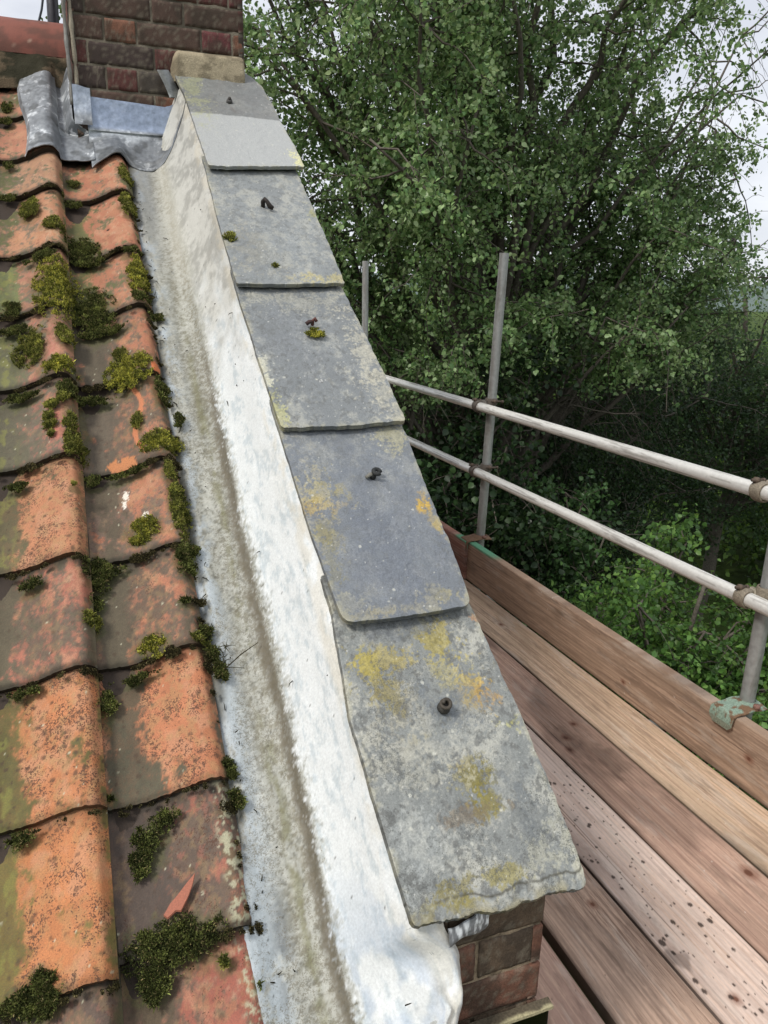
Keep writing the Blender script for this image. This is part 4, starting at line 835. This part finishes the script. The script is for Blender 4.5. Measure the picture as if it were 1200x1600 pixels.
# standards, rails
PXX = 1.992
for (yy_, zt3, lab, tl) in [(1.722, .55, 'grey steel scaffold pole at the right edge of the photo', (.022, -.004)), (3.64, .204, 'grey steel scaffold pole in the middle, seen full height above the toe board', (.030, -.006)), (5.695, .226, 'far scaffold pole whose top shows just beyond the slates', (.0, .012))]:
    b = MB(); zz = np.linspace(-6.2, zt3, 260); pts = np.stack([PXX + tl[0] * (zz + .6), yy_ + tl[1] * (zz + .6), zz], -1)
    an = np.arange(28) * 2 * math.pi / 28; b.tube(pts, .02415, 28, (1, 1, 1), cap=False)
    V = b.V[0]; f2 = fbm(V[:, 0] * 40, V[:, 1] * 40, V[:, 2] * 6, 4, 451); c = mixc(np.tile(S(158, 159, 156), (len(V), 1)) * (.86 + .28 * f2)[:, None], S(122, 116, 108), .45 * ss(.52, .68, fbm(V[:, 0] * 60, V[:, 2] * 9, 3, 4, 453))); b.C[0] = c
    b.tube([pts[-1], pts[-1] - (0, 0, .05)], .0205, 24, S(28, 26, 24))
    tag(b.build('scaffold_pole', M_STEEL), lab, 'scaffold pole', 'upright scaffold poles')
RX = 1.9372
for (z_, lab, y0) in [(-.5789, 'upper pale aluminium guard rail tube', -.2), (-.9376, 'lower pale aluminium guard rail tube', -.2)]:
    b = MB(); yy3 = np.linspace(y0, 6.1, 420); pts = np.stack([RX + 0 * yy3, yy3, z_ + 0 * yy3], -1); b.tube(pts, .02415, 32, (1, 1, 1), cap=False); V = b.V[0]
    f2 = fbm(V[:, 0] * 50, V[:, 2] * 50, V[:, 1] * 3, 4, 461); ang = np.arctan2(V[:, 2] - z_, V[:, 0] - RX)
    c = mixc(np.tile(S(222, 220, 214), (len(V), 1)) * (.92 + .14 * f2)[:, None], S(140, 134, 126), .6 * ss(.64, .76, fbm(V[:, 1] * 5, ang * 3, 0, 5, 463, .6)))
    c = mixc(c, S(96, 88, 82), .6 * ss(.80, .86, vnoise(V[:, 1] * 2.2, ang * 7, 0, 465))); b.C[0] = c
    tag(b.build('guard_rail', M_ALU), lab, 'guard rail', 'guard rail tubes')
def coupler(z_, yy_, lab, tint, s_=1.0):
    e = empty('scaffold_coupler', (RX, yy_, z_), lab, 'coupler', 'couplers clamping the rails to the poles')
    b = MB(); an = np.linspace(0, 2 * math.pi, 33)[:-1]
    def band(c0, ax_, r0, hw, th_, cc):                       # curved strap around a tube
        U_, Wd = np.meshgrid(np.linspace(-.2, 2 * math.pi * .94, 34), np.linspace(-1, 1, 9)); rr_ = r0 + .003 * (1 - Wd ** 4) + .0012 * np.sin(U_ * 3)
        P = np.zeros(U_.shape + (3,)); P[..., 0] = c0[0] + rr_ * np.cos(U_)
        if ax_ == 1: P[..., 2] = c0[2] + rr_ * np.sin(U_); P[..., 1] = c0[1] + Wd * hw
        else: P[..., 1] = c0[1] + rr_ * np.sin(U_); P[..., 2] = c0[2] + Wd * hw
        ctr = P.copy(); ctr[..., 0] = c0[0]
        if ax_ == 1: ctr[..., 2] = c0[2]
        else: ctr[..., 1] = c0[1]
        dd = (P - ctr) / np.linalg.norm(P - ctr, axis=-1, keepdims=True)
        b.sheet(P, dd * th_, mixc(np.tile(cc, U_.shape + (1,)), S(92, 74, 60), .7 * ss(.48, .66, fbm(U_ * 3, Wd * 2, seed=471))))
    band((RX, yy_ + .042, z_), 1, .0255, .021, .005, tint); put(b.build('rail_clamp', M_RUST), e)
    b = MB(); px_ = PXX + .025 * (z_ + .6); band((px_, yy_, z_ + .030), 2, .0255, .018, .005, tint); b.box((RX + .015, yy_ - .012, z_ + .010), (px_ - .01, yy_ + .05, z_ + .034), tint, bev=.004)
    put(b.build('pole_clamp', M_RUST), e)
    for (p0, p1) in [((RX - .034, yy_ + .052, z_ + .036), (RX + .020, yy_ + .052, z_ + .030)), ((px_ - .02, yy_ - .036, z_ + .036), (px_ + .055, yy_ - .030, z_ + .030))]:
        b = MB(); p0, p1 = np.array(p0), np.array(p1); d = (p1 - p0) / np.linalg.norm(p1 - p0)
        b.tube([p0, p1], .0055, 10, S(86, 74, 64)); b.tube([p0 + d * .012, p0 + d * .026], .011, 6, S(98, 84, 72)); b.tube([p1 - d * .010, p1 - d * .003], .009, 10, S(90, 78, 68)); put(b.build('bolt', M_RUST), e)
tn, td = S(146, 138, 122), S(100, 96, 90)
coupler(-.5789, 1.722, 'tan coupler on the upper rail at the right edge of the photo', tn); coupler(-.9376, 1.722, 'tan coupler on the lower rail at the right edge of the photo', tn)
coupler(-.5789, 3.64, 'dark coupler where the upper rail crosses the middle pole', td); coupler(-.9376, 3.64, 'dark coupler where the lower rail crosses the middle pole', td)
def clip(yy_, cc, lab):
    e = empty('toe_board_clip', (X0 + .03, yy_, DZ + .225), lab, 'clip', 'clips holding the toe board to the poles')
    b = MB(); t_ = np.linspace(0, 1, 40); yv_ = np.linspace(-.05, .05, 22)
    path = np.array([(X0 - .010, DZ + .178), (X0 - .012, DZ + .205), (X0 - .006, DZ + .229), (X0 + .015, DZ + .2345), (X0 + .045, DZ + .233), (X0 + .075, DZ + .240), (X0 + .11, DZ + .236), (X0 + .15, DZ + .228)])
    pu = np.linspace(0, 1, len(path)); T_, Yv = np.meshgrid(t_, yv_); k = np.hanning(7); k /= k.sum()
    xs_ = np.convolve(np.pad(np.interp(t_, pu, path[:, 0]), 3, 'edge'), k, 'valid'); zs_ = np.convolve(np.pad(np.interp(t_, pu, path[:, 1]), 3, 'edge'), k, 'valid')
    wv = 1 - .35 * ss(.12, 0, T_) - .2 * ss(.85, 1, T_); P = np.stack([np.interp(T_, t_, xs_), yy_ + Yv * wv - .01, np.interp(T_, t_, zs_) + .006 * np.cos(Yv * 31) * ss(.15, .3, T_) + .003 * (fbm(T_ * 6, Yv * 40, seed=481) - .5)], -1)
    b.sheet(P, np.array([0, 0, -.004]), mixc(np.tile(cc, T_.shape + (1,)), S(118, 92, 70), ss(.52, .66, fbm(T_ * 8, Yv * 60, seed=483)))); put(b.build('folded_plate', M_RUST), e)
    b = MB(); an = np.linspace(-.3, 2.2 * math.pi * .9, 26); px_ = PXX - .018; b.tube([(px_ + .031 * math.cos(a_), yy_ + .031 * math.sin(a_), DZ + .236) for a_ in an], .006, 8, np.asarray(cc) * .75); put(b.build('pole_collar', M_RUST), e)
    b = MB(); b.tube([(px_ - .01, yy_ - .05, DZ + .238), (px_ - .01, yy_ - .05, DZ + .252)], .012, 6, S(130, 96, 84)); put(b.build('bolt', M_RUST), e)
clip(1.722, S(138, 158, 142), 'pale green toe board clip at the foot of the right pole'); clip(3.64, S(120, 92, 74), 'brown toe board clip at the foot of the middle pole')
for k, yy_ in enumerate((.9, 2.1, 3.45, 5.5)):
    b = MB(); b.tube([(.75, yy_, DZ - .064), (2.15, yy_, DZ - .064)], .024, 16, S(140, 136, 128)); tag(b.build('transom_tube', M_STEEL), 'scaffold transom tube under the platform boards', 'scaffold tube', 'transom tubes under the boards')

# ------------------------------------------------------------------ moss, debris
def moss_mb(mb, x, s, rx_, rs, z0, seed, c_hi=(128, 124, 48), c_lo=(40, 44, 20), hgt=.011, dens=1.0, surf=None, thin=1.0):
    """a patch = a thin broken mat plus many small cushions of different size"""
    if max(rx_, rs) < .011: return moss_one(mb, x, s, rx_, rs, z0, seed, c_hi, c_lo, hgt, dens, surf, thin)
    r_ = np.random.default_rng(seed + 5); moss_one(mb, x, s, rx_ * 1.15, rs * 1.15, z0, seed, c_hi, c_lo, hgt * .3, dens * .42, surf, thin * .75)
    for q in range(int(np.clip(rx_ * rs * 15000, 4, 18))):
        a = r_.random() * 6.283; d = r_.random() ** .6 * .95; w_ = .005 + .009 * r_.random() ** 1.8
        hi = tuple(np.clip(np.array(c_hi) * (.72 + .5 * r_.random()), 0, 255))
        moss_one(mb, x + math.cos(a) * d * rx_, s + math.sin(a) * d * rs, w_, w_ * (.7 + .5 * r_.random()), z0, seed * 31 + q, hi, c_lo, hgt * (.35 + .5 * r_.random()), dens * .9, surf, thin)
def moss_one(mb, x, s, rx_, rs, z0, seed, c_hi, c_lo, hgt, dens=1.0, surf=None, thin=1.0):
    r_ = np.random.default_rng(seed); surf = surf or (lambda a, b_: tile_n(a, b_))
    area = math.pi * rx_ * rs; n = int(np.clip(area * 1.9e6 * dens, 60, 13000))
    a = r_.random(n) * 2 * math.pi; q = np.sqrt(r_.random(n)) * 1.2; X = x + np.cos(a) * q * rx_; Sx = s + np.sin(a) * q * rs
    msk = (1 - q) * .8 + 2.3 * (fbm(X * 62, Sx * 62, seed, 4, 501, .65) - .5) + .5 * (r_.random(n) - .5) > .12; X, Sx, q = X[msk], Sx[msk], q[msk]; n = len(X)
    if n == 0: return
    mound = hgt * (1 - (q / 1.2)).clip(0, 1) ** .8 * (.1 + 1.1 * fbm(X * 55, Sx * 55, seed, 2, 504)) * (.25 + .9 * fbm(X * 110, Sx * 110, seed, 3, 503)); N0 = surf(X, Sx) + mound * .75 - .001
    d = r_.normal(size=(n, 3)) * .62; d[:, 2] = abs(d[:, 2]) + .75; d /= np.linalg.norm(d, axis=1)[:, None]
    ln = (.005 + .009 * r_.random(n) ** 1.5) * thin; wv = (.0006 + .0007 * r_.random(n))
    base = W3(X, Sx, N0, z0); ax_ = np.array([1., 0, 0]); sv_ = W3(0, 1, 0, 0); nv_ = W3(0, 0, 1, 0)
    D = d[:, :1] * ax_ + d[:, 1:2] * sv_ + d[:, 2:] * nv_; side = np.cross(D, r_.normal(size=(n, 3))); side /= np.linalg.norm(side, axis=1)[:, None] + 1e-9
    mid_ = base + D * ln[:, None] * .55; tip = base + D * ln[:, None] + np.array([0, 0, -.0012])
    V = np.stack([base - side * wv[:, None], base + side * wv[:, None], mid_ + side * wv[:, None] * 1.1, tip, mid_ - side * wv[:, None] * 1.1], 1).reshape(-1, 3)
    f = np.arange(n)[:, None] * 5 + np.arange(5)[None]
    t = r_.random(n) * .6 + .55 * fbm(X * 90, Sx * 90, seed, 2, 505); cb = mixc(np.tile(S(*c_lo), (n, 1)), S(*c_hi), ss(.35, .95, t)); hay = r_.random(n) < .05; cb[hay] = S(150, 138, 96)
    cc = np.repeat(cb, 5, 0) * np.tile(arr(.7, .7, 1.05, 1.4, 1.05), n)[:, None]
    mb.add(V, [f], cc)
    # body of the cushion
    g_ = 13; th_ = np.linspace(0, 2 * math.pi, 25); rr_ = np.linspace(0, .5, 8); Tt, Rr2 = np.meshgrid(th_, rr_); wob = .72 + .5 * vnoise(np.cos(Tt) * 1.8 + seed, np.sin(Tt) * 1.8, seed=507)
    Xc = x + np.cos(Tt) * Rr2 * rx_ * wob; Sc = s + np.sin(Tt) * Rr2 * rs * wob; Nc = surf(Xc, Sc) - .002 + hgt * .6 * (1 - (Rr2 / .50) ** 2) * (.55 + .6 * vnoise(Xc * 130, Sc * 130, seed=509))
    mb.grid(W3(Xc, Sc, Nc, z0), np.asarray(S(*c_lo)) * .8)
for i, (px, py, a_, b_, cc, hg, lab) in enumerate(NAMED):
    x, s, rx_, rs = px_ell(px, py, a_ * .86, b_ * .86, ZT - .01); mb = MB(); moss_mb(mb, x, s, rx_, rs, ZT, 900 + i, cc[0], cc[1], hg * .75)
    if px == 240: mb = MB(); [moss_mb(mb, *px_ell(p_, q_, r1, r2, ZT - .02)[:4], ZT, 950 + j_, cc[0], cc[1], .008) for j_, (p_, q_, r1, r2) in enumerate([(258, 1285, 20, 14), (228, 1310, 18, 20), (222, 1350, 14, 20)])]
    if px == 118: mb = MB(); [moss_mb(mb, *px_ell(p_, q_, r1, r2, ZT - .005)[:4], ZT, 960 + j_, cc[0], cc[1], .009) for j_, (p_, q_, r1, r2) in enumerate([(118, 692, 15, 18), (112, 652, 7, 7), (76, 660, 8, 7), (82, 628, 9, 7), (74, 645, 7, 6), (100, 618, 7, 6), (106, 664, 7, 6), (80, 676, 5, 4), (98, 626, 6, 5)])]
    if mb.n: tag(mb.build('moss_clump', M_MOSS), lab, 'moss', 'moss clumps on the tiles')
mb = MB()
for i, (px, py, a_, b_, cc) in enumerate(REST):
    x, s, rx_, rs = px_ell(px, py, a_ * .78, b_ * .72, ZT - .012); moss_mb(mb, x, s, rx_, rs, ZT, 1000 + i, cc[0], cc[1], .005)
r_ = np.random.default_rng(5)
for i in range(260):                                    # crumbs along the laps and beside the gutter
    c_ = 'AB'[i % 2]; t_ = TAIL[c_][r_.integers(2, 12)]; x = COLR[c_] - r_.random() ** 1.4 * .2; s = t_ - .006 - .012 * r_.random()
    if r_.random() < .22: x = .174 + .006 * r_.random(); s = r_.uniform(1.3, 3.6)
    moss_mb(mb, x, s, .004 + .012 * r_.random() ** 2, .003 + .004 * r_.random(), ZT, 2000 + i, *((104, 98, 64), (48, 46, 32)), hgt=.0015, thin=.38)
tag(mb.build('moss', M_MOSS), 'scattered small moss crumbs and dark moss lines along the tile laps', None, None, 'stuff')
fl = lambda a, b_: 0 * a + .022
for (px, py, a_, b_, lab, seed) in [(489, 530, 11, 6, 'small mustard moss tuft right under the nail of the middle slate', 71), (357, 380, 9, 6, 'small dark moss tuft at the lead edge of the second slate', 72), (428, 427, 5, 3, 'tiny moss dot near the bottom of the second slate', 73)]:
    x, s, rx_, rs = px_ell(px, py, a_, b_, ZS); mb = MB(); moss_mb(mb, x, s, rx_, rs, ZS, seed, *(BR if seed == 71 else MD), hgt=.010 if seed == 71 else .006, surf=fl); tag(mb.build('moss_tuft', M_MOSS), lab, 'moss', 'moss tufts on the slates')
# broken flake of tile
x, s = on_slope(286, 1408, ZT - .02); b = MB(); pl_ = [(-.032, -.020), (-.026, -.026), (-.012, -.019), (-.004, -.022), (.010, -.004), (.018, .010), (.024, .026), (.012, .018), (-.008, .002), (-.020, -.006)]
top_ = np.array([W3(x + a_, s + q_, tile_n(x + a_, s) + .010 + .05 * (a_ + .03)) for a_, q_ in pl_]); m_ = len(pl_); bot = top_ - (0, 0, .004)
b.add(np.concatenate([top_, bot]), [np.arange(m_)[None], (np.arange(m_) + m_)[None, ::-1], np.array([[(i + 1) % m_, i, i + m_, (i + 1) % m_ + m_] for i in range(m_)])], S(160, 100, 80))
tag(b.build('tile_flake', M_TILE, smooth=False), 'loose orange flake of broken tile lying on the purple brown tile', 'tile fragment')
# debris and the dry twig on the lead
b = MB()
for i in range(70):
    s = r_.uniform(1.1, 3.6); u_ = r_.choice([r_.uniform(.1, .3), r_.uniform(.1, .16), r_.uniform(.5, .72)]); x = np.interp(u_, uu, ax); n_ = np.interp(u_, uu, an_) + .004
    d = r_.normal(size=2) * .004; c0 = W3(x, s, n_); b.tube([c0, W3(x + d[0], s + d[1], n_ + .002), W3(x + d[0] * 1.5, s + d[1] * 2.2, n_ + .001)], [.0012, .0010, .0004], 5, S(48, 46, 36))
tag(b.build('debris', M_MOSS), 'fine dark plant crumbs scattered on the lead gutter', None, None, 'stuff')
b = MB(); x, s = on_slope(345, 1040, ZT - .03)
for i in range(26):
    t0 = W3(x + r_.uniform(-.01, .02), s + r_.uniform(-.03, .03), -.028); dd_ = r_.normal(size=3) * .012; dd_[2] = abs(dd_[2]) * .6; b.tube([t0, t0 + dd_ * .6, t0 + dd_ * 1.3 + (0, 0, -.002)], [.0009, .0008, .0003], 5, S(70, 68, 46))
p0 = W3(.205, on_slope(372, 1035, ZT)[1], -.024); p1 = W3(*on_slope(405, 1010, ZT - .02), -.020); b.tube([p0, (p0 + p1) / 2 + (0, 0, .004), p1], [.0012, .0012, .0006], 6, S(60, 56, 40))
tag(b.build('dry_twig', M_MOSS), 'tangled dry mossy twig lying from the tile edge onto the lead gutter', 'twig')

# ------------------------------------------------------------------ trees
def leaves(mb, P, size, r_, cols, up_bias=.5, aspect=.8, tone=None):
    n = len(P); N = r_.normal(size=(n, 3)); N[:, 2] += up_bias; N /= np.linalg.norm(N, axis=1)[:, None]
    A = np.cross(N, r_.normal(size=(n, 3))); A /= np.linalg.norm(A, axis=1)[:, None]; A[:, 2] -= .35; A /= np.linalg.norm(A, axis=1)[:, None]
    B = np.cross(N, A); B /= np.linalg.norm(B, axis=1)[:, None]; s_ = size * (.6 + .7 * r_.random(n)); L_ = s_[:, None]; Wd = (s_ * aspect * .5)[:, None]
    P = P; fold = N * (s_ * .10)[:, None]
    V = np.stack([P, P + A * L_ * .28 + B * Wd * .9 + fold, P + A * L_ * .62 + B * Wd * .78 + fold, P + A * L_, P + A * L_ * .62 - B * Wd * .78 + fold, P + A * L_ * .28 - B * Wd * .9 + fold], 1).reshape(-1, 3)
    f = np.arange(n)[:, None] * 6; F4 = np.concatenate([f + np.array([[0, 1, 2, 3]]), f + np.array([[0, 3, 4, 5]])])
    c = np.asarray(cols)[r_.integers(len(cols), size=n)] * (.75 + .5 * r_.random(n))[:, None]
    if tone is not None: c = c * tone[:, None]
    mb.add(V, [F4], np.repeat(c, 6, 0))
def curve(p0, p1, k, r_, wob, sag=0.0):
    t = np.linspace(0, 1, k)[:, None]; d = np.linalg.norm(p1 - p0); off = np.cumsum(r_.normal(size=(k, 3)) * wob * d / k ** .5, 0) * np.sin(t * math.pi) + np.array([0, 0, 1]) * (np.sin(t * math.pi) * sag * d)
    return p0 * (1 - t) + p1 * t + off
def tree(name, lab, cat, base, ctr, rad, nlimb, nsec, ntw, nlf, leaf, cols, seed, r0=.16, twl=.55, droop=.35, bark=(96, 90, 82), group=None, shell=.45, up=.5, extra=(), asp=.8, barkpart='trunk', notch=None):
    r_ = np.random.default_rng(seed); base, ctr, rad = [np.array(a, float) for a in (base, ctr, rad)]
    tb = MB(); lv = MB(); top = ctr + np.array([0, 0, rad[2] * .6]); trunk = curve(base, top, 14, r_, .03); tb.tube(trunk, np.linspace(r0, r0 * .22, 14), 10, S(*bark)); LP = []; TN = []
    tg = []
    for i in range(nlimb):
        d = r_.normal(size=3); d /= np.linalg.norm(d); q = shell + (1 - shell) * r_.random() ** .6; tg.append(ctr + d * rad * q)
    tg += [np.array(e_, float) for e_ in extra]
    for T in tg:
        hz = np.clip((T[2] - base[2]) * .62 / max(top[2] - base[2], .1), .12, .93); i0 = int(hz * 13); p0 = trunk[i0]
        lm = curve(p0, T, 10, r_, .07, .05); rl = r0 * .42 * (1 - hz * .5); tb.tube(lm, np.linspace(rl, .009, 10), 6, S(*bark))
        for j in range(nsec):
            i1 = r_.integers(4, 10); q0 = lm[i1]; d = r_.normal(size=3); d[2] *= .8; d /= np.linalg.norm(d); ll = rad.mean() * .28 * (.5 + .8 * r_.random()); q1 = q0 + d * ll
            sc_ = curve(q0, q1, 6, r_, .09, .0); tb.tube(sc_, np.linspace(.012, .004, 6), 4, S(*bark), cap=False)
            k_ = r_.integers(1, 6, size=ntw); s0 = sc_[k_]; d2 = r_.normal(size=(ntw, 3)) * .8 + d * .7; d2 /= np.linalg.norm(d2, axis=1)[:, None]; L_ = twl * (.5 + .8 * r_.random(ntw))[:, None]
            for a_ in range(ntw):
                if a_ % 3 == 0: tt = np.linspace(0, 1, 4)[:, None]; tb.tube(s0[a_] + d2[a_] * L_[a_] * tt + np.array([0, 0, -1]) * droop * L_[a_] * tt ** 2, [.004, .003, .0025, .001], 3, S(*bark), cap=False)
            t = r_.random((ntw, nlf, 1)) ** .7; pos = s0[:, None] + d2[:, None] * L_[:, None] * t + np.array([0, 0, -1]) * droop * L_[:, None] * t ** 2 + r_.normal(size=(ntw, nlf, 3)) * leaf * .75
            LP.append(pos.reshape(-1, 3)); TN.append(np.repeat(r_.uniform(.72, 1.34) * r_.uniform(.85, 1.15, ntw), nlf))
    LP = np.concatenate(LP); TN = np.concatenate(TN)
    if notch is not None: k_ = ~notch(LP); LP = LP[k_]; TN = TN[k_]
    leaves(lv, LP, leaf, r_, cols, up, asp, TN)
    e = empty(name, tuple(base), lab, cat, group); put(tb.build(barkpart, M_BARK), e); put(lv.build('foliage', M_LEAF), e); return len(LP)
LG = [S(110, 138, 86), S(124, 150, 98), S(96, 126, 76), S(144, 166, 120), S(80, 110, 66)]
DG = [S(42, 64, 36), S(48, 72, 40), S(34, 54, 32), S(58, 82, 46)]
BG = [S(92, 130, 62), S(108, 142, 70), S(78, 114, 56), S(68, 100, 50)]
def crown_limit(L):                                 # the crown is open at its upper right shoulder and ends above the dark trees
    nz = 1.1 * (fbm(L[:, 0] * 1.6, L[:, 2] * 1.6, L[:, 1], 3, 521) - .5)
    return ((L[:, 0] - 6.0) + .8 * (L[:, 2] - 2.6) + nz > .35) & (L[:, 2] > 1.9) | (L[:, 0] + nz > 7.55) | (L[:, 2] + nz * .8 < -.95)
n1 = tree('poplar_tree', 'tall leafy grey green tree filling the sky right of the chimney', 'tree', (4.5, 8.8, -6.2), (3.8, 8.2, 2.3), (3.4, 2.4, 3.5), 46, 14, 10, 24, .046, LG, 3, r0=.2, droop=.5, shell=.35, twl=.42, notch=crown_limit,
     extra=[(7.0, 7.8, 1.0), (7.1, 7.9, 1.9), (7.1, 7.8, .4), (6.6, 7.2, .2), (6.9, 7.9, 2.6), (1.6, 7.5, 2.2), (7.5, 7.9, 1.4), (7.4, 7.9, 2.3), (7.5, 7.8, .7), (7.0, 7.4, .0), (7.3, 7.9, 2.9), (1.5, 7.7, 3.1), (2.3, 7.8, 3.8), (1.2, 7.7, 2.4), (3.1, 7.8, 4.3), (1.0, 7.9, 1.5), (1.9, 8.0, 2.9), (2.9, 7.6, 3.4), (2.0, 7.5, .8), (2.4, 7.4, 3.2), (2.2, 7.4, .0), (2.6, 7.2, -.6), (5.2, 6.6, -.3), (3.6, 6.6, -.2), (6.2, 7.0, -.1)])
tree('hazel_bush', 'dark broad leaved bush behind the middle scaffold pole', 'bush', (3.2, 7.4, -6.2), (3.1, 7.2, -2.0), (1.7, 1.2, 2.2), 16, 12, 9, 17, .062, DG, 11, r0=.08, asp=.95, group='bushes below the tall tree')
tree('hawthorn_tree', 'dark dense tree behind the guard rails, right of the middle pole', 'tree', (6.4, 9.6, -6.2), (6.2, 9.2, -2.4), (3.2, 1.8, 2.3), 34, 12, 10, 19, .046, DG, 12, r0=.12, group='dark trees below the tall tree')
tree('ash_tree', 'mid green hazy tree at the right edge of the photo above the rails', 'tree', (10.2, 10.4, -6.2), (9.8, 9.8, -1.35), (2.9, 1.9, 2.3), 28, 11, 10, 18, .05, [S(62, 86, 54), S(54, 76, 48), S(72, 96, 58)], 13, r0=.14, group='dark trees below the tall tree')
tree('elder_bush', 'bright green bush beyond the toe board at the lower right', 'bush', (4.9, 4.9, -6.2), (4.75, 4.75, -2.95), (1.5, 1.3, 1.05), 26, 10, 9, 16, .05, BG, 14, r0=.07, twl=.35, group='bushes below the tall tree')
tree('bramble_bush', 'dim green undergrowth low behind the toe board below the middle pole', 'bush', (3.4, 5.7, -6.2), (3.6, 6.0, -4.2), (1.7, 1.2, 1.5), 16, 10, 9, 16, .055, DG, 15, r0=.06, group='bushes below the tall tree')
tree('sapling_tree', 'slender light green sapling under the lower guard rail', 'tree', (4.4, 6.6, -6.2), (4.35, 6.5, -2.7), (.8, .7, 1.0), 9, 8, 8, 11, .055, [S(70, 100, 56), S(60, 90, 50)], 16, r0=.05, twl=.35)
rf = np.random.default_rng(77)
for i in range(16):
    a_ = R(-12 + i * 5.2); dd_ = 17 + 9 * rf.random(); c_ = np.array([math.sin(a_) * dd_, math.cos(a_) * dd_, -3.2 + rf.random() * .8])
    tree('woodland_tree', f'far woodland tree glimpsed through the leaves behind the tall tree', 'tree', (c_[0], c_[1], -6.2), c_, (2.9, 2.4, 2.9), 12, 9, 8, 11, .14, [S(80, 108, 52), S(70, 98, 50), S(96, 124, 56)], 200 + i, r0=.14, twl=.9, group='far trees behind the tall tree')
print('tile/leaf build done', n1)
